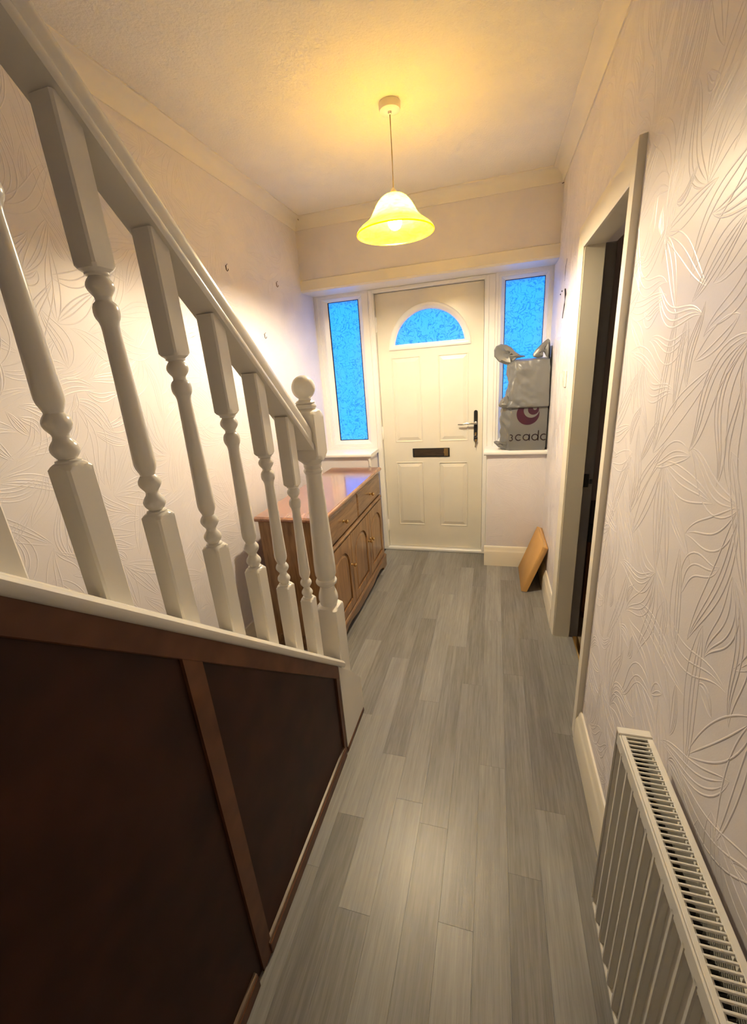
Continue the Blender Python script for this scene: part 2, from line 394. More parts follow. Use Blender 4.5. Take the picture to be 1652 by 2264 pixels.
# embossed leaf relief on the wallpaper: raised ridges, fans of veined blades packed without crossing
def leaf_relief(u0, u1, v0, v1, seed, blocked, H=0.0007, W=0.0026, step=0.13):
    R = random.Random(seed); cell = 0.009; occ = set(); V = []; Fc = []
    def key(p): return (int(p[0] / cell), int(p[1] / cell))
    def free(p):
        if not (u0 < p[0] < u1 and v0 < p[1] < v1): return False
        for (a, b, c, d) in blocked:
            if a < p[0] < b and c < p[1] < d: return False
        return True
    nodes = []
    nu, nv = int((u1 - u0) / step) + 1, int((v1 - v0) / step) + 1
    for i in range(nu):
        for j in range(nv):
            nodes.append((u0 + (i + 0.5 + R.uniform(-.38, .38) + 0.5 * (j % 2)) * step, v0 + (j + 0.5 + R.uniform(-.38, .38)) * step))
    R.shuffle(nodes)
    def ridge(pts):
        run = []
        for p in list(pts) + [None]:
            if p is not None and free(p): run.append(p)
            else:
                if len(run) > 2: ridge_run(run)
                run = []
    def ridge_run(pts):
        n = len(pts); base = len(V)
        for i, p in enumerate(pts):
            a = pts[max(i - 1, 0)]; b = pts[min(i + 1, n - 1)]
            dx, dy = b[0] - a[0], b[1] - a[1]; l = math.hypot(dx, dy) or 1; nx, ny = -dy / l, dx / l
            t = i / (n - 1); k = min(1.0, 0.25 + 4 * min(t, 1 - t))
            V.append((p[0] - nx * W * k, p[1] - ny * W * k, -0.0002)); V.append((p[0] - nx * W * .35 * k, p[1] - ny * W * .35 * k, H * k))
            V.append((p[0] + nx * W * .35 * k, p[1] + ny * W * .35 * k, H * k)); V.append((p[0] + nx * W * k, p[1] + ny * W * k, -0.0002))
        for i in range(n - 1):
            for q in range(3): Fc.append((base + 4 * i + q, base + 4 * i + q + 1, base + 4 * i + 4 + q + 1, base + 4 * i + 4 + q))
    for rnd, (Ls, Ws) in enumerate(((1.0, 1.0), (0.9, 0.9), (0.72, 0.8), (0.6, 0.7), (0.45, 0.6), (0.35, 0.5))):
        for (nx0, ny0) in nodes:
            base_a = R.choice((1, -1)) * math.pi / 2 + R.uniform(-1.15, 1.15); nb = R.choice((5, 6, 7)); spread = R.uniform(1.5, 2.4); bend = R.uniform(-1.2, 1.2)
            ox, oy = (0, 0) if rnd == 0 else (R.uniform(-.08, .08), R.uniform(-.08, .08))
            for bI in range(nb):
                a0 = base_a + spread * (bI / (nb - 1) - 0.5) + R.uniform(-.06, .06)
                L = Ls * R.uniform(.19, .34); wd = Ws * R.uniform(.019, .031); N = 18; bd = bend * 1.5 + R.uniform(-.4, .4) + 0.5 * (bI / (nb - 1) - .5)
                cl = []; x, y = nx0 + ox, ny0 + oy; a = a0
                for i in range(N + 1):
                    cl.append((x, y, a)); x += math.cos(a) * L / N; y += math.sin(a) * L / N; a += bd * math.sin(math.pi * 1.6 * i / N) / N * 1.6
                def off(t):
                    out = []
                    for i, (px, py, pa) in enumerate(cl):
                        s = i / N; w = t * wd * math.sin(math.pi * s ** 0.85) ** 0.9 if 0 < s < 1 else 0
                        out.append((px - math.sin(pa) * w, py + math.cos(pa) * w))
                    return out
                edges = [off(-1), off(-.5), off(0), off(.5), off(1)]
                cells = set(); nf = 0
                for e_ in edges:
                    for i, p in enumerate(e_):
                        if free(p): nf += 1
                        if i > 2: cells.add(key(p))
                if nf < 20 or len(cells & occ) > 0.13 * len(cells): continue
                occ |= cells
                ridge(edges[0]); ridge(edges[4])
                for t in R.choice(((0,), (-.45, .3), (0, .5), (-.3,), (-.4, .1))): ridge(off(t)[1:-1])
    return V, Fc
def add_relief(V, Fc, fn, parent):
    me = bpy.data.meshes.new('embossed_leaf_relief'); pl = wloc(parent)
    me.from_pydata([tuple(Vector(fn(*p)) - pl) for p in V], [], Fc); me.materials.append(M['wallpaper']); me.shade_smooth()
    o = bpy.data.objects.new('embossed_leaf_relief', me); COL.objects.link(o); o.parent = parent; tag(o, 'raised leaf pattern of the wallpaper', kind='stuff')
V, Fc = leaf_relief(-3.1, -0.02, 0.17, 2.52, 11, [(OY0 - 0.075, OY1 + 0.08, 0, 2.09), (-.64, -.54, 1.385, 1.485)])
add_relief(V, [f[::-1] for f in Fc], lambda u, v, h: (-h, u, v), wall_r)
V, Fc = leaf_relief(-2.75, 0.18, 0.17, 2.52, 23, [(-2.7, -1.7, 0, 0.45)])
add_relief(V, Fc, lambda u, v, h: (XL + h, u, v), wall_l)
V, Fc = leaf_relief(-0.405, -0.005, 0.17, 0.89, 31, [], H=0.0009, W=0.002)
add_relief(V, Fc, lambda u, v, h: (u, -h, v), wall_f)

# cornice (mitred cove)
prof = [(0.0, -0.068), (0.006, -0.068), (0.009, -0.062)] + [(0.066 - 0.056 * math.cos(t), -0.062 + 0.053 * math.sin(t)) for t in [i * math.pi / 2 / 8 for i in range(1, 8)]] + [(0.064, -0.008), (0.068, -0.006), (0.068, 0.0), (0.0, 0.0)]
structure(MB().loft([[(XL + d, -2.84, ZC + h) for d, h in prof], [(XL + d, -d, ZC + h) for d, h in prof]]).build('trim_1', M['cornice'], smooth=35), 'cream coved cornice along the stair side wall', 'cornice')
structure(MB().loft([[(XL + d, -d, ZC + h) for d, h in prof], [(-d, -d, ZC + h) for d, h in prof]]).build('trim_2', M['cornice'], smooth=35), 'cream coved cornice above the front door', 'cornice')
structure(MB().loft([[(-d, -d, ZC + h) for d, h in prof], [(-d, YB, ZC + h) for d, h in prof]]).build('trim_3', M['cornice'], smooth=35), 'cream coved cornice along the doorway wall', 'cornice')
# lintel board over the door and windows
structure(MB().loft([[(x, y, z) for y, z in [(0.0, 2.218), (-0.012, 2.214), (-0.013, 2.150), (-0.004, 2.138), (0.02, 2.1365), (0.21, 2.1365), (0.21, 2.1395), (0.0, 2.1395)]] for x in (XL, -0.0)]).build('trim_4', M['trim'], smooth=35),
          'cream painted lintel board above the front door', 'lintel')
# skirting boards
SK = [(0.0, 0.0), (0.020, 0.0), (0.020, 0.118), (0.017, 0.128), (0.012, 0.138), (0.012, 0.150), (0.006, 0.163), (0.0, 0.166)]
def skirting(name, a, b, side, label):
    (x0, y0), (x1, y1) = a, b
    def L(x, y):
        return [(x + side[0] * d, y + side[1] * d, h) for d, h in SK]
    structure(MB().loft([L(x0, y0), L(x1, y1)]).build(name, M['trim'], smooth=30), label, 'skirting')
skirting('baseboard_right', (0, -1.655), (0, -3.98), (-1, 0), 'cream skirting board behind the radiator')
skirting('baseboard_hall_end', (0, -0.022), (0, -0.812), (-1, 0), 'cream skirting board beside the leaning cardboard parcel')
skirting('baseboard_front', (-0.425, 0), (-0.0, 0), (0, -1), 'cream skirting board under the right window')
skirting('baseboard_left', (XL, 0), (XL, -1.68), (1, 0), 'cream skirting board behind the sideboard')

# window sills
def sill(name, x0, x1, label):
    m = MB().loft([[(x, y, z) for y, z in [(0.20, 0.902), (-0.020, 0.902), (-0.028, 0.908), (-0.030, 0.916), (-0.028, 0.925), (-0.020, 0.930), (0.20, 0.930)]] for x in (x0, x1)])
    return structure(m.build(name, M['upvc'], smooth=35), label, 'window sill')
sill('trim_5', XL, -1.308, 'white sill under the window beside the stairs')
sill('trim_6', -0.437, 0.0, 'white sill carrying the grey delivery bag')
# small scotia bracket at the end of the left sill
structure(MB().prism_y([(-1.322, 0.902), (-1.375, 0.902)] + arc(-1.372, 0.868, 0.034, math.pi / 2, 0, 6) + [(-1.335, 0.83), (-1.322, 0.822)], -0.012, 0.0).build('trim_7', M['upvc'], smooth=40),
          'small curved bracket under the sill end above the sideboard', 'bracket')

# side windows
def ring(m, rects, mi=0):
    """rects: list of (x0,x1,z0,z1,y) nested loops lofted into a frame"""
    m.loft([[(a, y, c), (b, y, c), (b, y, d), (a, y, d)] for a, b, c, d, y in rects], caps=False, mi=mi)
def window(name, fx0, fx1, gx0, gx1, label):
    fz0, fz1, gz0, gz1 = 0.930, 2.1365, 1.007, 2.087
    root = empty(name, ((fx0 + fx1) / 2, 0.22, fz0), label, 'window', kind='structure')
    m = MB(); k = 0.45
    def R(t, y):  # t=0 outer edge, t=1 glass edge
        return (fx0 + (gx0 - fx0) * t, fx1 + (gx1 - fx1) * t, fz0 + (gz0 - fz0) * t, fz1 + (gz1 - fz1) * t, y)
    ring(m, [R(0, .27), R(0, .2), R(.28, .2), R(.30, .206), R(.55, .206), R(.57, .211), R(.62, .211)])
    m.build('frame', M['upvc'], root)
    m = MB(); ring(m, [R(.62, .211), R(.66, .216), R(.97, .234), R(.97, .26), R(.62, .262), R(.62, .211)]); m.build('glazing_bead', M['upvc'], root)
    m = MB(); ring(m, [R(.97, .233), R(1.035, .2345), R(1.035, .24), R(.97, .24)]); m.build('gasket', M['gasket'], root)
    g = MB(); e = 0.012
    x0, x1, z0, z1 = gx0 - e, gx1 + e, gz0 - e, gz1 + e
    g.add([(x0, .238, z0), (x1, .238, z0), (x1, .238, z1), (x0, .238, z1)], [(0, 1, 2, 3)], 0)
    g.add([(x0, .238, z0), (x1, .238, z0), (x1, .238, z1), (x0, .238, z1), (x0, .244, z0), (x1, .244, z0), (x1, .244, z1), (x0, .244, z1)],
          [(4, 7, 6, 5), (0, 4, 5, 1), (1, 5, 6, 2), (2, 6, 7, 3), (3, 7, 4, 0)], 1)
    g.build('pane', [M['glass'], M['clear']], root, recalc=False)
    return root
window('window_1', XL, -1.314, -1.652, -1.403, 'tall obscured glass window between the stairs and the front door')
window('window_2', -0.376, 0.0, -0.312, -0.052, 'tall obscured glass window behind the grey delivery bag')

# front door frame and door
DX0, DX1, DZ0, DZ1, DY = -1.269, -0.456, 0.028, 2.108, 0.242
m = MB()
m.box(-1.314, DX0 - .003, .20, .275, 0, 2.1365, .004).box(DX1 + .003, -0.376, .20, .275, 0, 2.1365, .004).box(-1.314, -0.376, .2005, .2745, DZ1 + .003, 2.1365, .004).box(-1.314, -0.376, .2005, .2745, 0, DZ0 - .003, .004)
m.box(-1.300, DX0 - .012, .195, .201, 0.03, 2.13, .002).box(DX1 + .012, -0.42, .195, .201, 0.03, 2.13, .002)
m.box(DX0 - .003, DX0 + .012, .289, .30, 0, 2.1365, 0, 1).box(DX1 - .012, DX1 + .003, .289, .30, 0, 2.1365, 0, 1).box(DX0, DX1, .289, .30, DZ1 - .012, 2.1365, 0, 1).box(DX0, DX1, .289, .30, 0, DZ0 + .012, 0, 1)  # black strips behind the leaf edges stand in for shade in the gap
for xa, xb in ((-1.314, DX0 - .003), (DX1 + .003, -0.376)): m.box(xa, xb, .275, .30, 0, 2.1365)
m.box(DX0 - .003, DX1 + .003, .275, .289, DZ1 + .003, 2.1365).box(DX0 - .003, DX1 + .003, .275, .289, 0, DZ0 - .003)
structure(m.build('trim_8', [M['upvc'], M['gasket']], smooth=30), 'white frame around the front door', 'door frame')

def mat_door():
    m, nt, b = new_mat('white_woodgrain_door'); b.inputs['Base Color'].default_value = (0.84, 0.81, 0.75, 1)
    b.inputs['Roughness'].default_value = 0.26
    v = coord(nt, (70, 70, 3.5)); n = noise(nt, v, 1.0, 5, 0.6, 0.6); n2 = noise(nt, coord(nt), 6, 2)
    r = ramp(nt, n2.outputs['Fac'], [(0.3, (0.74, 0.70, 0.60)), (0.7, (0.77, 0.73, 0.63))]); nt.links.new(r.outputs[0], b.inputs['Base Color'])
    bump(nt, b, n.outputs['Fac'], 0.12, 0.002); return m
M['door'] = mat_door()
door = empty('door_1', ((DX0 + DX1) / 2, DY, DZ0), 'white panelled front door with an arched glass light', 'door', kind='structure')
CXD, CZA, RO, RG = -0.8615, 1.698, 0.306, 0.2665
T0, T1 = DY, DY + 0.045
panels = [(-1.160, -0.934, 0.977, 1.640), (-0.792, -0.568, 0.977, 1.636), (-1.164, -0.938, 0.239, 0.800), (-0.800, -0.572, 0.238, 0.796)]
m = MB()
# stiles, rails and muntin
m.box(DX0, -1.164, T0, T1, DZ0, 1.66).box(-0.568, DX1, T0, T1, DZ0, 1.66).box(-0.936, -0.796, T0, T1, .239, .798).box(-0.936, -0.796, T0, T1, .977, 1.638)
m.box(-1.164, -0.568, T0, T1, DZ0, .239).box(-1.164, -0.568, T0, T1, .798, .977).box(-1.164, -0.568, T0, T1, 1.638, 1.66)
m.box(-1.164, -0.936, T0 + .004, T1, .239, .798).box(-0.796, -0.568, T0 + .004, T1, .239, .798).box(-1.164, -0.936, T0 + .004, T1, .977, 1.638).box(-0.796, -0.568, T0 + .004, T1, .977, 1.638)
# arch zone: outer rectangle to semicircle
N = 40; A = []; B = []
for i in range(N + 1):
    t = math.pi * i / N; c_, s_ = math.cos(t), math.sin(t)
    A.append((CXD + RO * c_, CZA + RO * s_))
    k = 1e9
    if c_ > 1e-6: k = min(k, (DX1 - CXD) / c_)
    if c_ < -1e-6: k = min(k, (DX0 - CXD) / c_)
    if s_ > 1e-6: k = min(k, (DZ1 - CZA) / s_)
    B.append((CXD + k * c_, CZA + k * s_))
# exact outer corners
for cx_ in (DX1, DX0):
    j = min(range(N + 1), key=lambda i: (B[i][0] - cx_) ** 2 + (B[i][1] - DZ1) ** 2); B[j] = (cx_, DZ1)
for y, flip in ((T0, False), (T1, True)):
    vs = [(p[0], y, p[1]) for p in A] + [(p[0], y, p[1]) for p in B]
    fs = [(i, i + 1, N + 1 + i + 1, N + 1 + i) for i in range(N)]
    m.add(vs, fs)
m.loft([[(p[0], T0, p[1]) for p in B], [(p[0], T1, p[1]) for p in B]], close=False, caps=False)
m.loft([[(p[0], T0, p[1]) for p in A], [(p[0], T1, p[1]) for p in A]], close=False, caps=False)
m.box(DX0, DX1, T0, T1, 1.66, CZA)
leaf = m.build('door_leaf', M['door'], door)
for (a, b, c, d) in panels:
    p = MB(); y = T0
    def rc(i, yy): return [(a + i, yy, c + i), (b - i, yy, c + i), (b - i, yy, d - i), (a + i, yy, d - i)]
    p.loft([rc(-.004, y + .0005), rc(-.002, y - .003), rc(.003, y - .003), rc(.006, y + .003), rc(.010, y + .0035), rc(.036, y - .004), rc(.037, y - .004)], caps=False)
    q = rc(.037, y - .004); p.add(q, [(0, 1, 2, 3)])
    p.build('raised_panel', M['door'], door)
# arched glazing frame
def archloop(r, zb, y, n=40):
    a0 = math.asin(max(-1, min(1, (zb - CZA) / r)))
    return [(CXD + r * math.cos(t), y, CZA + r * math.sin(t)) for t in [a0 + (math.pi - 2 * a0) * i / n for i in range(n + 1)]]
m = MB()
loops = [archloop(.314, CZA - .001, T0 + .002), archloop(.314, CZA - .001, T0 - .009), archloop(.306, CZA + .007, T0 - .013), archloop(.292, CZA + .020, T0 - .011), archloop(.276, CZA + .034, T0 - .002), archloop(.270, CZA + .038, T0 + .004), archloop(.270, CZA + .038, T0 + .02)]
m.loft(loops, caps=False); m.build('glazing_surround', M['upvc'], door, smooth=35)
g = MB(); l0 = archloop(.274, CZA + .034, T0 + .014); l1 = archloop(.274, CZA + .034, T0 + .02)
g.add(l0, [tuple(range(len(l0)))], 0); g.add(l1, [tuple(range(len(l1)))[::-1]], 1)
g.build('pane', [M['glass'], M['clear']], door, recalc=False)
# handle
h = MB(); zc0, zc1 = .976, 1.196; w_ = .0145; hx = -.508
pl = arc(hx, zc1, w_, 0, math.pi, 10) + arc(hx, zc0, w_, math.pi, 2 * math.pi, 10)
h.loft([[(x, T0, z) for x, z in pl], [(x, T0 - .007, z) for x, z in pl], [(hx + (x - hx) * .8, T0 - .010, z) for x, z in pl]])
hp = h.build('handle', M['black'], door, smooth=40)
h = MB(); h.loft([[(hx + r * math.cos(2 * math.pi * i / 20), y, 1.112 + r * math.sin(2 * math.pi * i / 20)) for i in range(20)] for r, y in ((.012, T0 - .009), (.012, T0 - .02), (.008, T0 - .022), (.008, T0 - .045), (.003, T0 - .048))])
h.tube([(hx + .004, T0 - .045, 1.112), (hx - .03, T0 - .047, 1.113), (hx - .07, T0 - .048, 1.114), (hx - .105, T0 - .047, 1.108), (hx - .135, T0 - .045, 1.109)], [.009, .009, .008, .0075, .006], 12)
tag(h.build('lever', M['chrome'], hp, smooth=45), 'chrome lever')
h = MB(); pl = arc(hx, 1.032, .008, 0, math.pi, 8) + arc(hx, 1.015, .005, math.pi, 2 * math.pi, 8)
h.loft([[(x, T0 - .009, z) for x, z in pl], [(x, T0 - .020, z) for x, z in pl]]); tag(h.build('lock_cylinder', M['brass'], hp, smooth=40), 'brass lock cylinder')
# letterbox
lb = MB().box(-1.021, -0.714, T0 - .008, T0, .845, .919, .003).build('letterbox', M['black_metal'], door)
MB().box(-1.006, -0.742, T0 - .012, T0 - .007, .856, .909, .002).build('flap', M['letterbox'], lb)
k = MB().loft([[(x, y, z) for x, z in [(-.760, .916), (-.726, .916), (-.726, .854), (-.758, .854), (-.756, .870), (-.763, .884), (-.759, .900)]] for y in (T0 - .008, T0 - .0135)])
tag(k.build('spring_plate', M['brass'], lb), 'broken brass spring plate')
# hinges
for zc in (1.893, 1.054, 0.229):
    hg = MB().lathe([(.007, zc - .055), (.008, zc - .053), (.008, zc + .05), (.006, zc + .055)], -1.273, T0 - .008, 12)
    hg.box(-1.286, -1.262, T0 - .006, T0 + .001, zc - .05, zc + .05, .001)
    hg.build('hinge', M['upvc'], door, smooth=40)
# keys hanging from the lock
ky = empty('key_bunch', (hx, T0 - .024, 0.93), 'small bunch of keys hanging from the front door lock', 'keys')
MB().tube([(hx + .011 * math.sin(2 * math.pi * i / 16), T0 - .024, 1.010 + .011 * math.cos(2 * math.pi * i / 16)) for i in range(17)], .0011, 6).build('split_ring', M['chrome'], ky)
for dx, tilt, mt in ((0.0, 0.02, 'chrome'), (0.006, -0.10, 'brass')):
    y = T0 - .024 - dx * .5
    pts = arc(0, -.022, .010, 0, 2 * math.pi, 14)[:-1]
    k = MB(); c_, s_ = math.cos(tilt), math.sin(tilt)
    rot = lambda p: (hx + dx + p[0] * c_ - p[1] * s_, 1.0 + p[0] * s_ + p[1] * c_)
    k.loft([[(rot(p)[0], yy, rot(p)[1]) for p in pts] for yy in (y, y - .002)])
    bl = [(-.0035, -.030), (.0035, -.030), (.0035, -.050), (.0015, -.054), (.0030, -.060), (.0012, -.066), (.0028, -.072), (0, -.082), (-.0030, -.074)]
    k.loft([[(rot(p)[0], yy, rot(p)[1]) for p in bl] for yy in (y, y - .002)])
    k.build('key', M[mt], ky)

# ------------------------------------------------------------------ side doorway
m = MB()
AO0, AO1, AI0, AI1, AZI, AZO = -1.655, -0.818, -1.578, -0.903, 1.993, 2.083
AP = 0.020
def arch_leg(yo, yi, z1):
    s_ = 1 if yi > yo else -1
    return [(0.0, yo), (-AP, yo + s_ * .002), (-AP, yo + s_ * .012), (-AP * .9, yo + s_ * .018), (-AP * .8, yi - s_ * .014), (-AP * .7, yi - s_ * .003), (-AP * .6, yi), (0.0, yi)]
for yo, yi, lab in ((AO0, AI0, 'cream architrave nearest the radiator'), (AO1, AI1, 'cream architrave beside the light switch')):
    pr_ = arch_leg(yo, yi, 0)
    n = len(pr_)
    mm = MB().loft([[(x, y, 0.0) for x, y in pr_], [(x, y, AZI + (AZO - AZI) * (y - yi) / (yo - yi)) for x, y in pr_]])
    structure(mm.build('trim_9' if yo == AO0 else 'trim_10', M['trim'], smooth=30), lab, 'architrave')
pr_ = [(x, AZI + (AZO - AZI) * (y - AI0) / (AO0 - AI0)) for x, y in arch_leg(AO0, AI0, 0)]
tt = lambda z: (z - AZI) / (AZO - AZI)
structure(MB().loft([[(x, AI0 + (AO0 - AI0) * tt(z), z) for x, z in pr_], [(x, AI1 + (AO1 - AI1) * tt(z), z) for x, z in pr_]]).build('trim_11', M['trim'], smooth=30), 'cream architrave head over the side doorway', 'architrave')
# jamb lining with rebate
lin = MB().box(-.006, .074, AI1 - .004, OY1, 0, AZI + .004).box(.074, .122, AI1 + .012 - .004, OY1, 0, AZI + .004)
lin.box(-.006, .074, OY0, AI0 + .004, 0, AZI + .004).box(.074, .122, OY0, AI0 - .008, 0, AZI + .004)
lin.box(-.006, .074, AI0 + .0045, AI1 - .0045, AZI + .003, OZ - .0005)
structure(lin.build('trim_12', M['trim']), 'cream timber lining inside the side doorway', 'door lining')
kp = empty('strike_plate', (.09, AI1 + .008, .90), 'black strike plate on the side doorway jamb', 'door hardware')
MB().box(.076, .100, AI1 + .004, AI1 + .0075, .905, .975, .001).build('plate', M['black_metal'], kp)
MB().box(.100, .114, AI1 - .004, AI1 + .0075, .925, .952, .002).build('lip', M['black_metal'], kp)
structure(MB().loft([[(x, y, z) for x, z in [(.094, -.012), (.094, .002), (.100, .007), (.118, .007), (.124, .002), (.124, -.012)]] for y in (AI0 - .0, AI1)]).build('trim_13', M['brass'], smooth=35), 'brass threshold strip between plank floor and carpet', 'threshold strip')
structure(MB().box(.124, 2.2, -2.2, .3, -.05, .004).build('floor_adjoining', M['carpet']), 'beige speckled carpet beyond the side doorway', 'carpet')
structure(MB().box(2.2, 2.3, -2.2, .3, -.05, ZC).build('wall_adjoining_far', M['next_wall']), 'dim wall of the adjoining room facing the doorway', 'wall')
structure(MB().box(.12, 2.3, .3, .4, -.05, ZC).build('wall_adjoining_front', M['next_wall']), 'dim front wall of the adjoining room', 'wall')
structure(MB().box(.12, 2.3, -2.3, -2.2, -.05, ZC).build('wall_adjoining_back', M['next_wall']), 'dim back wall of the adjoining room', 'wall')
structure(MB().box(.12, 2.3, -2.3, .4, ZC, ZC + .1).build('ceiling_adjoining', M['next_wall']), 'ceiling of the adjoining room', 'ceiling')
# dark cabinet glimpsed through the doorway
cb = empty('dark_cabinet', (.40, -.62, .004), 'dark cabinet with a black top glimpsed through the side doorway', 'cabinet')
MB().box(.17, .62, -.70, -.25, .05, .52, .004).build('body', M['dark_frame'], cb)
MB().box(.165, .63, -.708, -.24, .52, .632, .004).build('top', M['black'], cb)
for xx in (.18, .59):
    for yy in (-.69, -.28): MB().box(xx, xx + .03, yy, yy + .03, .004, .05).build('foot', M['dark_frame'], cb)
# light switch
sw = empty('light_switch', (-.004, -.59, 1.392), 'white light switch on the wall beside the side doorway', 'light switch')
MB().box(-.009, 0, -.633, -.547, 1.392, 1.478, .003).build('plate', M['switch'], sw)
MB().loft([[(x, y, z) for x, z in [(-.008, 1.452), (-.013, 1.447), (-.010, 1.420), (-.008, 1.416)]] for y in (-.602, -.578)]).build('rocker', M['switch'], sw)
# dark frayed wire left on the wall
W1 = [(-.004, -.365, 2.059), (-.003, -.334, 2.03), (-.003, -.323, 1.996), (-.003, -.325, 1.955)]
W2 = [(-.003, -.367, 1.908), (-.006, -.41, 1.876), (-.007, -.408, 1.824), (-.006, -.371, 1.786), (-.004, -.344, 1.761)]
fr = empty('loose_wire', (-.003, -.36, 1.76), 'dark loose wire end hanging on the wall beside the right window', 'wire')
MB().tube(W1, [.0008, .0010, .0010, .0006], 6).build('thin_strand', M['scuff'], fr)
MB().tube(W2, [.0035, .0040, .0028, .0022, .0018], 8).build('thick_strand', M['scuff'], fr)
for y, z in ((-.238, 1.916), (-.18, 1.907)): MB().sphere((-.001, y, z), .0045, 10, 6).build('peg_hole', M['scuff'], fr)

# picture hooks on the left wall
for (y, z, lab) in ((-.955, 2.124, 'small brass picture hook left of the pair high on the stair wall'), (-.395, 2.134, 'small brass picture hook nearest the front wall, right of the pair'), (-.647, 1.808, 'lowest small brass picture hook on the stair wall')):
    hk = empty('picture_hook', (XL, y, z - .02), lab, 'hook', 'picture hooks on the stair wall')
    MB().box(XL, XL + .0015, y - .004, y + .004, z - .011, z + .011, .0005).build('plate', M['hook'], hk)
    MB().tube([(XL + .001, y + .003, z + .012), (XL + .012, y - .002, z + .016)], .0013, 6).build('pin', M['hook'], hk)
    MB().tube([(XL + .001, y, z - .012), (XL + .006, y, z - .017), (XL + .011, y, z - .013), (XL + .012, y, z - .006)], .0018, 6).build('hook', M['hook'], hk)
nl = MB().tube([(XL + .05, -.045, 2.588), (XL + .062, -.06, 2.575)], .002, 6).build('nail', M['hook']); tag(nl, 'dark nail in the cornice corner above the stairs side', 'nail')
nl = MB().tube([(-.0, -.004, 2.528), (-.012, -.012, 2.522)], .002, 6).build('nail', M['hook']); tag(nl, 'dark nail below the cornice in the right corner', 'nail')

# ------------------------------------------------------------------ staircase, panelling and banister
zcap = lambda y: -1.270 - SL * y
st = empty('staircase', (-1.36, -1.69, 0), 'staircase with white turned banister above dark wood panelling', 'staircase')
G, RZ = 0.2175, 0.2
for i in range(10):
    y0 = -1.69 - G * i; z = RZ * (i + 1)
    MB().box(XL + .03, -1.04, y0 - G, y0 + .02, z - .025, z, .004).build('tread', M['stair_carpet'], st)
    MB().box(XL + .03, -1.04, y0 - .02, y0, z - RZ, z - .025).build('riser', M['stair_carpet'], st)
MB().shear([(-1.04, -.30), (-1.04, -.035), (-.966, -.035), (-.966, -.30)], -1.853, -3.99, zcap).build('outer_string', M['banister'], st)
MB().shear([(XL + .005, -.33), (XL + .005, -.06), (XL + .03, -.06), (XL + .03, -.33)], -1.70, -3.99, zcap).build('wall_string', M['banister'], st)
m = MB().loft([[(x, y, z) for y, z in [(-1.904, .024), (-1.904, .442), (-1.853, .392), (-1.787, .330), (-1.672, .192), (-1.672, .024)]] for x in (-.99, -.947)])
m.build('string_end', M['banister'], st)

pn = st
YE = -3.99
MB().shear([(-.966, -.100), (-.966, -.036), (-.949, -.036), (-.949, -.097), (-.952, -.100)], -1.905, YE, zcap).build('top_rail', M['dark_frame'], pn)
for (a, b) in ((-1.932, -1.905), (-2.614, -2.566), (-3.314, -3.266)):
    MB().loft([[(x, y, z) for y, z in [(a, .0), (a, zcap(a) - .098), (b, zcap(b) - .098), (b, .0)]] for x in (-.966, -.9495)]).build('stile', M['dark_frame'], pn)
for (a, b) in ((-2.567, -1.931), (-3.267, -2.613), (YE, -3.313)):
    MB().loft([[(x, y, z) for y, z in [(a, .0), (a, zcap(a) - .096), (b, zcap(b) - .096), (b, .0)]] for x in (-.966, -.9575)]).build('panel', M['dark_panel'], pn)
MB().box(-.966, -.945, -1.905, -1.672, 0, .022, .003).build('plinth', M['dark_frame'], pn)
for (a, b) in ((-2.575, -1.925), (YE, -2.64)):
    MB().box(-.958, -.944, a, b, 0, .042, .002).build('plinth', M['dark_frame'], pn)
    MB().loft([[(x, y, z) for x, z in [(-.9575, .042), (-.947, .042), (-.9475, .046), (-.950, .049), (-.9575, .051)]] for y in (a, b)]).build('quadrant_bead', M['quadrant'], pn)  # bead in a lighter brown than the plinth

bn = st
CXB = -0.998
# string capping
MB().shear([(-1.055, -.036), (-1.055, -.006), (-1.050, 0), (-.952, 0), (-.943, -.004), (-.938, -.013), (-.938, -.024), (-.942, -.033), (-.947, -.037)], -1.853, YE, zcap).build('string_capping', M['banister'], bn, smooth=35)
# handrail
zrail = lambda y: 1.298 + .918 * (-1.85 - y)
hp_ = [(.0315, 0), (.0335, .006), (.0340, .018), (.0315, .027), (.0290, .030), (.0300, .040), (.0315, .056), (.0295, .072), (.0230, .084), (.0120, .092), (0, .094)]
rp = [(CXB + x, w) for x, w in hp_] + [(CXB - x, w) for x, w in hp_[-2::-1]]
MB().shear(rp, -1.853, -3.9, zrail).build('handrail', M['banister'], bn, smooth=50)

def pommel(half, ch, prof, blocks, n=40, top=None):
    """square stock turned on a lathe: radius = min(square outline, turned profile)"""
    corner = math.pi / 4
    ths = []
    for q in range(4):
        base = q * math.pi / 2
        for t in np.linspace(-math.pi / 4, math.pi / 4, n // 4 + 1)[:-1]: ths.append(base + t)
        d = math.atan2(half - ch, half)  # chamfer points
        ths.append(base + d); ths.append(base - d)
    ths = sorted(set(round(t % (2 * math.pi), 5) for t in ths))
    def sq(t):
        c_, s_ = abs(math.cos(t)), abs(math.sin(t))
        r = half / max(c_, s_); return min(r, (2 * half - ch) / (c_ + s_))
    m = MB(); L = []
    for r, z in prof: L.append([(min(sq(t), r) * math.cos(t), min(sq(t), r) * math.sin(t), z) for t in ths])
    m.loft(L); return m
def bead(z0, z1, r0, r1, n=7): return [(r0 + (r1 - r0) * math.sin(math.pi * i / n), z0 + (z1 - z0) * i / n) for i in range(n + 1)]
def shoulder(za, zb, ra, rb, n=6):   # quarter-round shoulder, from ra at za out to rb at zb
    return [(ra + (rb - ra) * (1 - math.cos(math.pi / 2 * i / n)), za + (zb - za) * math.sin(math.pi / 2 * i / n)) for i in range(n + 1)]
BH = .0222; BIG = .2
bp_prof = [(BIG, -.09), (BIG, .225)]
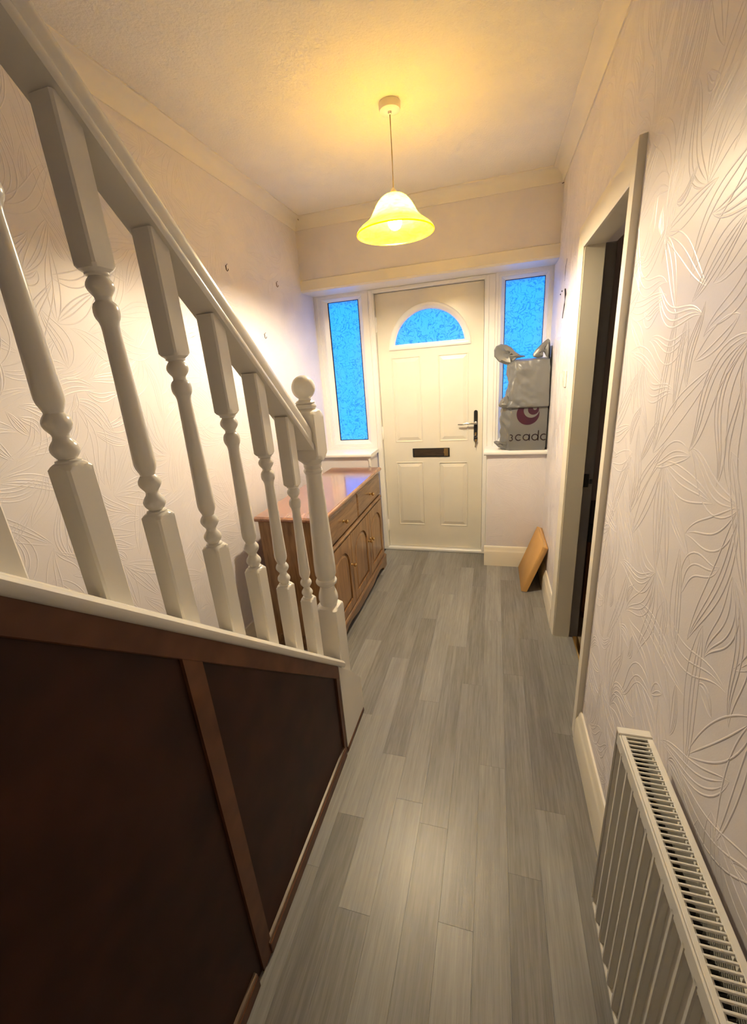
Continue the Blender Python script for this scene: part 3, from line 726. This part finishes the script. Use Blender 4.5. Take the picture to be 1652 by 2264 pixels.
sh = [(.0330, .2325), (.0290, .2400), (.0250, .2445), (.0210, .2475), (.0180, .2490)]
bp_prof += sh + [(.0176, .252)] + bead(.254, .283, .0125, .0198) + [(.0112, .2875), (.0118, .291)] + bead(.293, .322, .0130, .0200) + [(.0138, .326), (.0160, .331), (.0180, .336), (.0192, .343), (.0192, .352), (.0184, .375)]
bp_prof += [(.0184 - .0048 * (i / 10) ** 0.9, .375 + .196 * i / 10) for i in range(1, 11)] + [(.0140, .578), (.0152, .584), (.0172, .588)]
bp_prof += [(.0180, .589), (.0195, .594), (.0200, .600), (.0192, .607), (.0170, .612)] + [(.0128, .616), (.0124, .620), (.0132, .623)] + bead(.624, .652, .0140, .0212)
bp_prof += [(.0186, .654), (.0186, .657), (.0205, .659), (.0250, .662), (.0290, .667), (.0330, .675), (BIG, .6755), (BIG, .88)]
mb = pommel(BH, .0035, bp_prof, None)
bal = mb.build('baluster', M['banister'], bn, smooth=28)
# mesh was built around the world origin; place it relative to the banister
me = bal.data
base = Vector(bn.location)
me.transform(Matrix.Translation(base))     # undo the parent's offset
for k in range(11):
    y = -1.980 - .1395 * k
    o = bal if k == 0 else copy_part(bal, bn)
    o.location = Vector((CXB, y, zcap(y))) - base

# newel post
NH = .0450
nprof = [(BIG, 0.0), (BIG, .640), (.066, .648), (.058, .656), (.048, .663), (.038, .668), (.0340, .670), (.0350, .676), (.0375, .684), (.0392, .694), (.0385, .706), (.0350, .722), (.0300, .737), (.0283, .745), (.0290, .752), (.0330, .756)]
nprof += bead(.757, .784, .0350, .0425) + [(.0355, .787), (.0380, .793), (.0410, .803), (.0418, .820), (.0416, .850)]
nprof += [(.0416 - .0122 * (i / 10), .850 + .350 * i / 10) for i in range(1, 11)] + [(.0300, .0 + 1.207)] + bead(1.209, 1.228, .0300, .0345) + [(.0310, 1.230), (.0325, 1.236), (.0330, 1.241), (.0318, 1.243), (.0335, 1.247), (.038, 1.252), (.045, 1.258), (.053, 1.266), (.062, 1.278), (BIG, 1.279), (BIG, 1.405), (.062, 1.406), (.056, 1.418), (.048, 1.428), (.040, 1.433), (.0335, 1.435)]
nprof += [(.0330, 1.437), (.0370, 1.440), (.0380, 1.446), (.0360, 1.451), (.0300, 1.454), (.0335, 1.455), (.0340, 1.458), (.0280, 1.464), (.0200, 1.467), (.0180, 1.469)]
mb = pommel(NH, .004, nprof, None, 48)
nw = mb.build('newel_post', M['banister'], bn, smooth=28)
nw.data.transform(Matrix.Translation(base)); nw.location = Vector((-1.0, -1.806, 0)) - base
fb = MB().sphere((0, 0, 0), .0405, 32, 20).lathe([(.0205, -.045), (.0215, -.040), (.0205, -.034)], 0, 0, 24).build('ball_finial', M['banister'], None, smooth=40)
fb.parent = nw; fb.data.transform(Matrix.Translation(Vector(fb.location))); fb.location = (0, 0, 1.5065)

# ------------------------------------------------------------------ sideboard
sb = empty('sideboard', (-1.42, -.70, 0), 'brown oak sideboard with two drawers and three arched doors', 'sideboard')
SX0, SX1, SY0, SY1 = -1.612, -1.237, -1.283, -.118
MB().box(SX0, SX1 - .004, SY0, SY1, .03, .812, .002).build('body', M['oak'], sb)
m = MB(); tx0, tx1, ty0, ty1 = -1.622, -1.214, -1.302, -.096
def trc(i, z): return [(tx0, ty0 + i, z), (tx1 - i, ty0 + i, z), (tx1 - i, ty1 - i, z), (tx0, ty1 - i, z)]
m.loft([trc(.010, .812), trc(.004, .814), trc(0, .820), trc(0, .829), trc(.003, .834), trc(.008, .837), trc(.010, .840)]); m.build('top', M['oak_top'], sb)
# plinth with the shaped apron
yz = [(SY0 - .010, .0), (SY0 - .010, .095), (SY1 + .010, .095), (SY1 + .010, .0), (SY1 - .085, .0)]
def s_curve(ya, za, yb, zb, n=6): return [(ya + (yb - ya) * i / n, za + (zb - za) * (0.5 - 0.5 * math.cos(math.pi * i / n))) for i in range(n + 1)]
yz += [(SY1 - .088, .006), (SY1 - .095, .022)] + s_curve(SY1 - .105, .030, SY1 - .20, .052)[0:] + s_curve(SY1 - .24, .052, SY1 - .44, .030) 
yc = (SY0 + SY1) / 2
right = yz[4:]
left = [(2 * yc - y, z) for y, z in right][::-1]
poly = [(SY0 - .010, 0.0), (SY0 - .010, .088), (SY1 + .010, .088)] + [(SY1 + .010, 0.0)] + right + left
m = MB().prism_x(poly, -1.236, -1.216)
m.loft([[(x, y, z) for x, z in [(-1.238, .086), (-1.214, .086), (-1.214, .092), (-1.221, .100), (-1.232, .104), (-1.238, .104)]] for y in (SY0 - .012, SY1 + .012)])
m.build('plinth', M['oak_rail'], sb)
MB().box(SX0, -1.236, SY0 - .010, SY0 + .012, 0, .09).build('plinth_end', M['oak_rail'], sb)
MB().box(SX0, -1.236, SY1 - .012, SY1 + .010, 0, .09).build('plinth_end', M['oak_rail'], sb)
# mid rail moulding
MB().loft([[(x, y, z) for x, z in [(-1.240, .598), (-1.226, .598), (-1.222, .604), (-1.222, .612), (-1.228, .618), (-1.228, .626), (-1.240, .628)]] for y in (SY0 + .002, SY1 - .002)]).build('mid_rail', M['oak_rail'], sb)
def knob(parent, y, z):
    k = MB(); n = 14
    k.loft([[(-1.226 + d, y + r * math.cos(2 * math.pi * i / n), z + r * math.sin(2 * math.pi * i / n)) for i in range(n)] for r, d in ((.011, 0), (.011, .003), (.006, .006), (.0055, .014), (.0105, .018), (.0130, .023), (.0125, .029), (.008, .033), (.001, .0345))])
    tag(k.build('knob', M['brass'], parent, smooth=40), 'brass knob')
wd = (SY1 - SY0 - .03) / 2
for i in range(2):
    a = SY0 + .010 + i * (wd + .010); b = a + wd
    d = MB(); x = -1.241
    def rr(t, xx): return [(xx, a + t, .634 + t), (xx, b - t, .634 + t), (xx, b - t, .800 - t), (xx, a + t, .800 - t)]
    d.loft([rr(0, x), rr(0, x + .008), rr(.006, x + .013), rr(.010, x + .013), rr(.012, x + .015)])
    dr = d.build('drawer', M['oak_rail'], sb); knob(dr, (a + b) / 2, .713)
wd = (SY1 - SY0 - .032) / 3
for i in range(3):
    a = SY0 + .010 + i * (wd + .006); b = a + wd; z0, z1 = .112, .592
    dr = MB().box(-1.241, -1.233, a, b, z0, z1).build('cabinet_door', M['oak'], sb)
    s_ = .052; ya, yb = a + s_, b - s_; yc_ = (ya + yb) / 2; ra = (yb - ya) / 2
    f = MB()
    f.box(-1.2335, -1.224, a, ya, z0, z1, .0015).box(-1.2335, -1.224, yb, b, z0, z1, .0015).box(-1.2335, -1.2242, ya, yb, z0, z0 + .055, .0015)
    zs = z1 - .062 - ra * .75
    ar = [(yc_ + ra * math.cos(t), zs + ra * .75 * math.sin(t)) for t in [math.pi * j / 16 for j in range(17)]]
    top = [(yc_ + ra * math.cos(t), z1) for t in [math.pi * j / 16 for j in range(17)]]
    f.loft([[(-1.2335, y, z) for y, z in ar], [(-1.2242, y, z) for y, z in ar], [(-1.2242, y, z) for y, z in top], [(-1.2335, y, z) for y, z in top]], close=False, caps=False)
    f.build('door_frame', M['oak'], dr)
    def pl_(ins, xx):
        q = [(xx, ya + ins, z0 + .055 + ins), (xx, yb - ins, z0 + .055 + ins)]
        q += [(xx, yc_ + (ra - ins) * math.cos(t), zs + (ra * .75 - ins) * math.sin(t)) for t in [math.pi * j / 16 for j in range(17)]]
        return q
    f = MB(); f.loft([pl_(.006, -1.2335), pl_(.008, -1.2325), pl_(.026, -1.2255), pl_(.028, -1.2255)]); f.build('raised_panel', M['oak'], dr)
    knob(dr, (b - .020) if i != 2 else (a + .020), .392)

# ------------------------------------------------------------------ pendant lamp
PX, PY = -.820, -1.020
pd = empty('pendant_lamp', (PX, PY, 2.14), 'lit amber glass bell pendant lamp hanging from the ceiling', 'lamp')
MB().lathe([(.044, 2.60), (.0455, 2.597), (.0455, 2.580), (.043, 2.573), (.036, 2.571), (.008, 2.570), (.007, 2.562), (.004, 2.560)], PX, PY, 36).build('ceiling_rose', M['lampholder'], pd, smooth=35)
MB().tube([(PX, PY, 2.562), (PX + .001, PY, 2.43), (PX, PY, 2.298)], .0028, 8).build('flex', M['cord'], pd, smooth=60)
MB().lathe([(.004, 2.303), (.008, 2.299), (.013, 2.290), (.016, 2.281), (.017, 2.272), (.0165, 2.262), (.0165, 2.225), (.013, 2.222)], PX, PY, 24).build('lampholder', M['lampholder'], pd, smooth=40)
outer = [(.0168, 2.281), (.030, 2.2785), (.044, 2.273), (.058, 2.264), (.070, 2.252), (.081, 2.238), (.090, 2.223), (.098, 2.209), (.106, 2.196), (.116, 2.184), (.129, 2.173), (.144, 2.163), (.158, 2.153), (.168, 2.144), (.1735, 2.136), (.1745, 2.131)]
n = 56; m = MB()
m.loft([[(PX + r * math.cos(2 * math.pi * i / n), PY + r * math.sin(2 * math.pi * i / n), z) for i in range(n)] for r, z in outer], caps=False, mi=0)
inner = [(r - .003, z - .0005) for r, z in outer][::-1]
m.loft([[(PX + r * math.cos(2 * math.pi * i / n), PY + r * math.sin(2 * math.pi * i / n), z) for i in range(n)] for r, z in [outer[-1]] + inner], caps=False, mi=1)
m.build('shade', [M['shade'], M['clear']], pd, smooth=60, recalc=False)
m = MB().loft([[(PX + r * math.cos(2 * math.pi * i / n), PY + r * math.sin(2 * math.pi * i / n), z) for i in range(n)] for r, z in [(.1747, 2.1335), (.1765, 2.131), (.1755, 2.1285), (.172, 2.128), (.1705, 2.131), (.1715, 2.1335), (.1747, 2.1335)]], caps=False); m.build('shade_rim', M['shade'], pd, smooth=60)
m = MB().lathe([(.0125, 2.224), (.0135, 2.216), (.018, 2.207), (.025, 2.196), (.0295, 2.184), (.0305, 2.174), (.0285, 2.162), (.022, 2.151), (.012, 2.145), (.002, 2.1435)], PX, PY, 24)
m.build('bulb', M['bulb'], pd, smooth=60)

# ------------------------------------------------------------------ radiator
rd = empty('radiator', (-.065, -2.84, .147), 'white convector radiator with slotted top grille on the right wall', 'radiator')
RY0, RY1, RZ0, RZ1, RXF, RXB = -3.345, -2.327, .147, .750, -.096, -.034
m = MB()
path = [(RXF + .004, RY1 - .006)]
y = RY1 - .020
while y > RY0 + .03:
    path += [(RXF + .010, y + .004), (RXF + .010, y - .014), (RXF + .002, y - .019), (RXF, y - .022), (RXF, y - .028), (RXF + .002, y - .031)]; y -= .040
path += [(RXF + .010, y + .004), (RXF + .004, RY0 + .006)]
zs_ = [RZ0 + .012, RZ0 + .026, RZ1 - .045, RZ1 - .030]
L = []
for zi, z in enumerate(zs_):
    k = 0.0 if zi in (0, 3) else 1.0
    L.append([(x if k else min(x, RXF + .003) if zi == 3 else x, yy, z) for x, yy in path])
m.loft(L, close=False, caps=False)
m.box(RXF + .011, RXF + .018, RY0 + .006, RY1 - .006, RZ0 + .012, RZ1 - .02)
m.build('front_panel', M['radiator'], rd, recalc=False)
MB().box(RXF + .002, RXF + .016, RY0 + .006, RY1 - .006, RZ0, RZ0 + .014, .003).build('bottom_seam', M['radiator'], rd)
MB().box(RXF + .001, RXF + .016, RY0 + .004, RY1 - .005, RZ1 - .040, RZ1 - .003, .003).build('top_seam', M['radiator'], rd)
MB().box(RXB - .012, RXB, RY0 + .006, RY1 - .006, RZ0, RZ1 - .006, .003).build('back_panel', M['radiator'], rd)
# folded convector fins between the panels
m = MB(); y = RY1 - .02; fins = []
while y > RY0 + .02:
    fins += [(RXF + .020, y), (RXB - .014, y - .006), (RXB - .014, y - .012), (RXF + .020, y - .018)]; y -= .024
m.loft([[(x, yy, z) for x, yy in fins] for z in (RZ0 + .05, RZ1 - .06)], close=False, caps=False)
m.build('convector_fins', M['rad_inner'], rd, recalc=False)
MB().box(RXF, RXB + .002, RY1 - .004, RY1, RZ0 + .02, RZ1 - .001, .0015).build('side_cover', M['radiator'], rd)
MB().box(RXF, RXB + .002, RY0, RY0 + .004, RZ0 + .02, RZ1 - .001, .0015).build('side_cover', M['radiator'], rd)
MB().box(RXF - .0005, RXB + .0025, RY1 - .019, RY1 + .0015, RZ1 - .006, RZ1 + .0015, .002).build('end_clip', M['radiator'], rd)
gx0, gx1 = -.0835, -.0435
gr = MB().box(RXF + .004, gx0, RY0 + .004, RY1 - .020, RZ1 - .004, RZ1, .0012).box(gx1, RXB + .002, RY0 + .004, RY1 - .020, RZ1 - .004, RZ1, .0012).box(RXF - .0005, RXF + .0035, RY0 + .004, RY1 - .020, RZ1 - .016, RZ1 - .0005, .0015)
gr = gr.build('top_grille', M['radiator'], rd)
sl0 = None; y = RY1 - .0205
while y > RY0 + .006:
    if sl0 is None:
        s_ = MB().box(gx0 - .001, gx1 + .001, y - .0040, y, RZ1 - .0042, RZ1 - .0002, .0010); sl0 = s_.build('grille_bar', M['radiator'], gr); y00 = y
    else:
        c = copy_part(sl0, gr); c.location = (0, y - y00, 0)
    y -= .0107
for yy in (RY1 - .15, RY0 + .15):
    MB().box(RXB, -.0025, yy - .02, yy + .02, .30, .62).build('wall_bracket', M['radiator'], rd)
MB().tube([(-.06, RY0 - .02, .0), (-.06, RY0 - .02, .17), (-.06, RY0 + .004, .175)], .0075, 10).build('supply_pipe', M['radiator'], rd)

# ------------------------------------------------------------------ delivery bag on the right sill
bg = empty('delivery_bag', (-.15, .08, .930), 'crumpled grey plastic delivery bag with purple swirl on the right window sill', 'bag')
R = random.Random(5)
def sect(z, xl, xf, xr, yf, yb, wob, flat=True):
    """one horizontal section: flat front from xf to xr, left side sweeping back to xl"""
    pts = [(xr, yf), (xr + .003, yf + .03), (xr + .004, yb - .02), (xr - .02, yb), ((xl + xr) / 2, yb + .004), (xl + .03, yb), (xl, yb - .035), (xl + .004, (yf + yb) / 2), (xf - .012, yf + .018), (xf, yf)]
    out = []
    for i, (x, y) in enumerate(pts):
        w = wob if 1 < i < 9 else wob * .25
        out.append((min(x + R.uniform(-w, w), -.002), min(y + R.uniform(-w, w) * .6, .192), z))
    nf = 8
    for k in range(1, nf):
        t = k / nf; out.append((xf + (xr - xf) * t, yf + (0 if flat else R.uniform(-wob, wob) * .8), z))
    return out
YF = .004
from mathutils import noise as mnoise
def film(rows, n_round, amp, mask, seed):
    """loft coarse sections through a finer grid and crease it with ridged noise"""
    secs = [sect(*r) for r in rows]
    def resample(lp, n):
        P = [Vector(p) for p in lp]; P.append(P[0]); d = [0]
        for i in range(len(P) - 1): d.append(d[-1] + (P[i + 1] - P[i]).length)
        out = []
        for k in range(n):
            t = d[-1] * k / n; i = max(j for j in range(len(d) - 1) if d[j] <= t + 1e-9); out.append(P[i].lerp(P[i + 1], (t - d[i]) / max(1e-9, d[i + 1] - d[i])))
        return out
    fine = [resample(l, n_round) for l in secs]; L = []
    for i in range(len(fine) - 1):
        for k in range(4): L.append([fine[i][j].lerp(fine[i + 1][j], k / 4) for j in range(n_round)])
    L.append(fine[-1]); out = []
    for l in L:
        c = sum(l, Vector()) / len(l); row = []
        for p in l:
            d = Vector((p.x - c.x, p.y - c.y, 0)).normalized()
            v = Vector((p.x * 9 + seed, p.y * 9, p.z * 13 + p.x * 10))
            r = (abs(mnoise.noise(v)) * 1.6 + abs(mnoise.noise(v * 2.3)) * .7 - .55) * amp * mask(p)
            q = p + d * r
            row.append((min(q.x, -.002), min(q.y, .193), p.z))
        out.append(row)
    m = MB(); m.loft(out); return m
rows = [(.931, -.300, -.255, -.022), (.938, -.322, -.266, -.016), (.96, -.328, -.268, -.014), (1.00, -.326, -.268, -.013), (1.05, -.322, -.266, -.012), (1.10, -.324, -.263, -.012), (1.15, -.325, -.260, -.011), (1.20, -.324, -.256, -.010), (1.225, -.318, -.252, -.010), (1.245, -.30, -.245, -.012)]
film([(z, a_, b_, c_, YF, .175, .004) for z, a_, b_, c_ in rows], 80, .011, lambda p: 0.0 if p.y < YF + .004 else 1.0, 3.1).build('lower_body', M['bag'], bg, smooth=50)
rows = [(1.232, -.318, -.262, -.012, -.004), (1.240, -.336, -.268, -.008, -.014), (1.262, -.326, -.262, -.008, -.014), (1.29, -.300, -.256, -.008, -.010), (1.33, -.286, -.252, -.009, -.006), (1.37, -.280, -.249, -.010, -.003), (1.41, -.280, -.246, -.010, .000), (1.45, -.286, -.243, -.011, .002), (1.49, -.292, -.240, -.012, .004), (1.525, -.290, -.238, -.014, .006), (1.546, -.280, -.236, -.016, .010), (1.556, -.262, -.225, -.03, .040), (1.560, -.24, -.215, -.04, .075)]
film([(z, a_, b_, c_, yf, .170, .005, False) for z, a_, b_, c_, yf in rows], 96, .014, lambda p: max(0.15, min(1.0, (-.02 - p.x) / .16)) * (0.25 if p.z < 1.242 else 1.0), 7.7).build('upper_body', M['bag'], bg, smooth=50)
def crumple(name, outline, y, th, amp, seed, mat='bag'):
    """a puffed flap: outline in x,z, inflated front and back with creases"""
    rr = random.Random(seed); cx_ = sum(p[0] for p in outline) / len(outline); cz_ = sum(p[1] for p in outline) / len(outline)
    m = MB(); L = []
    for t, d in ((1, 0), (.93, -.45), (.72, -.9), (.4, -1), (.12, -.75)):
        L.append([(cx_ + (p[0] - cx_) * t, y + d * th + rr.uniform(-amp, amp) * (t < .98), cz_ + (p[1] - cz_) * t) for p in outline])
    Lb = []
    for t, d in ((.12, .75), (.4, 1), (.8, .8)):
        Lb.append([(cx_ + (p[0] - cx_) * t, y + d * th, cz_ + (p[1] - cz_) * t) for p in outline])
    m.loft(Lb[::1] + L, caps=True)
    return m.build(name, M[mat], bg, smooth=30)
crumple('ear_flap', [(-.262, 1.520), (-.300, 1.530), (-.345, 1.552), (-.378, 1.590), (-.380, 1.632), (-.366, 1.658), (-.334, 1.668), (-.296, 1.662), (-.262, 1.640), (-.236, 1.610), (-.205, 1.588), (-.172, 1.579), (-.170, 1.573), (-.225, 1.566), (-.250, 1.548)], .075, .020, .010, 2)
crumple('ear_flap', [(-.118, 1.566), (-.124, 1.584), (-.106, 1.612), (-.076, 1.642), (-.045, 1.668), (-.030, 1.676), (-.018, 1.664), (-.014, 1.630), (-.012, 1.585), (-.012, 1.545), (-.030, 1.555), (-.048, 1.600), (-.062, 1.585), (-.058, 1.562), (-.090, 1.558)], .060, .012, .006, 3)
crumple('fold_flap', [(-.262, 1.236), (-.300, 1.236), (-.336, 1.244), (-.341, 1.258), (-.328, 1.288), (-.305, 1.312), (-.284, 1.325), (-.268, 1.290)], .030, .016, .004, 7)
crumple('foot_flap', [(-.266, .934), (-.300, .936), (-.335, .952), (-.366, .984), (-.369, .994), (-.350, 1.000), (-.322, .994), (-.300, .985), (-.272, .975)], .035, .016, .004, 9)
MB().loft([[(-.0105, YF + .0, z), (-.0025, YF + .012, z), (-.0025, .15, z), (-.0105, .15, z)] for z in (.945, 1.24)]).build('dark_side_strip', M['bag_dark'], bg)  # plain black strips down the right edge of the bag
MB().loft([[(-.0095 + k, yy - .001, z), (-.002, yy + .008, z), (-.002, .15, z), (-.0095 + k, .15, z)] for z, yy, k in ((1.24, -.012, 0), (1.33, -.006, 0), (1.45, .002, 0), (1.56, .012, 0), (1.63, .05, .003))]).build('dark_side_strip', M['bag_dark'], bg)
# printed swirl and lettering (flat print, a fraction of a millimetre proud)
def disc(name, cx_, cz_, r, y, mat, ztop=None, n=48):
    pts = [(cx_ + r * math.cos(2 * math.pi * i / n), cz_ + r * math.sin(2 * math.pi * i / n)) for i in range(n)]
    if ztop: pts = [(x, min(z, ztop)) for x, z in pts]
    m = MB(); m.loft([[(x, y, z) for x, z in pts], [(x, y + .0006, z) for x, z in pts]]); return m.build(name, M[mat], bg)
ZT = 1.236
disc('printed_swirl', -.140, 1.189, .0760, YF - .0010, 'logo', ZT)
disc('printed_swirl', -.118, 1.213, .0510, YF - .0016, 'bag', ZT)
disc('printed_swirl', -.105, 1.219, .0365, YF - .0022, 'logo', ZT)
disc('printed_swirl', -.095, 1.228, .0130, YF - .0028, 'bag', ZT)
def stroke(name, paths, w):
    m = MB(); y0, y1 = YF - .0010, YF - .0002
    for pts in paths:
        P0, P1 = [], []
        for i, p in enumerate(pts):
            a = pts[max(i - 1, 0)]; b = pts[min(i + 1, len(pts) - 1)]; dx, dz = b[0] - a[0], b[1] - a[1]; l = math.hypot(dx, dz) or 1
            P0.append((p[0] - dz / l * w / 2, p[1] + dx / l * w / 2)); P1.append((p[0] + dz / l * w / 2, p[1] - dx / l * w / 2))
        m.loft([[(x, y0, z) for x, z in P0], [(x, y0, z) for x, z in P1], [(x, y1, z) for x, z in P1], [(x, y1, z) for x, z in P0]], close=False, caps=False)
    return m.build(name, M['print'], bg)
r_, zc_ = .0205, 1.024; SW = .0072; d_ = math.pi / 180
stroke('printed_letter', [arc(-.2505, zc_ + .0105, .0105, 130 * d_, -75 * d_, 12) , arc(-.2505, zc_ - .0105, .0115, 75 * d_, -140 * d_, 12)], SW * .9)
stroke('printed_letter', [arc(-.197, zc_, r_, 45 * d_, 315 * d_, 22)], SW)
stroke('printed_letter', [arc(-.145, zc_, r_, 0, 360 * d_, 28), [(-.1235, zc_ + .024), (-.1235, zc_ - .024)]], SW)
stroke('printed_letter', [arc(-.086, zc_, r_, 0, 360 * d_, 28), [(-.0645, zc_ + .048), (-.0645, zc_ - .024)]], SW)
stroke('printed_letter', [arc(-.0275, zc_, r_, 50 * d_, 310 * d_, 22)], SW)

# ------------------------------------------------------------------ cardboard parcel leaning in the corner
bx = empty('cardboard_parcel', (-.08, -.22, 0), 'flat brown cardboard parcel leaning against the wall under the right window', 'parcel')
P0 = Vector((-.162, 0, .003)); up_v = Vector((-.0385 + .162, 0, .352)); up_v.normalize(); nrm = Vector((up_v.z, 0, -up_v.x))
Hh, Th, YA, YB2 = .372, .042, -.412, -.026
def pc(u, t, y): p = P0 + up_v * u + nrm * t; return (p.x, y, max(p.z, .001))
b_ = .004
def ploop(y, ins):
    q = [(ins, ins), (Hh - ins, ins), (Hh - ins, Th - ins), (ins, Th - ins)]
    out = []
    for (u, t) in [(b_ + ins, ins), (Hh - b_ - ins, ins), (Hh - ins, b_ + ins), (Hh - ins, Th - b_ - ins), (Hh - b_ - ins, Th - ins), (b_ + ins, Th - ins), (ins, Th - b_ - ins), (ins, b_ + ins)]: out.append(pc(u, t, y))
    return out
MB().loft([ploop(YA, b_), ploop(YA + b_, 0), ploop(YB2 - b_, 0), ploop(YB2, b_)]).build('box', M['cardboard'], bx, smooth=50)
M['tape'] = paint('brown_parcel_tape', (0.66, 0.40, 0.15), 0.25, 0.5, 30, 0.03)
MB().loft([[pc(Hh + .0006, t, y) for t, y in ((Th * .35, YA + .01), (Th * .65, YA + .01), (Th * .65, YB2 - .01), (Th * .35, YB2 - .01))], [pc(Hh - .001, t, y) for t, y in ((Th * .35, YA + .01), (Th * .65, YA + .01), (Th * .65, YB2 - .01), (Th * .35, YB2 - .01))]]).build('tape', M['tape'], bx)
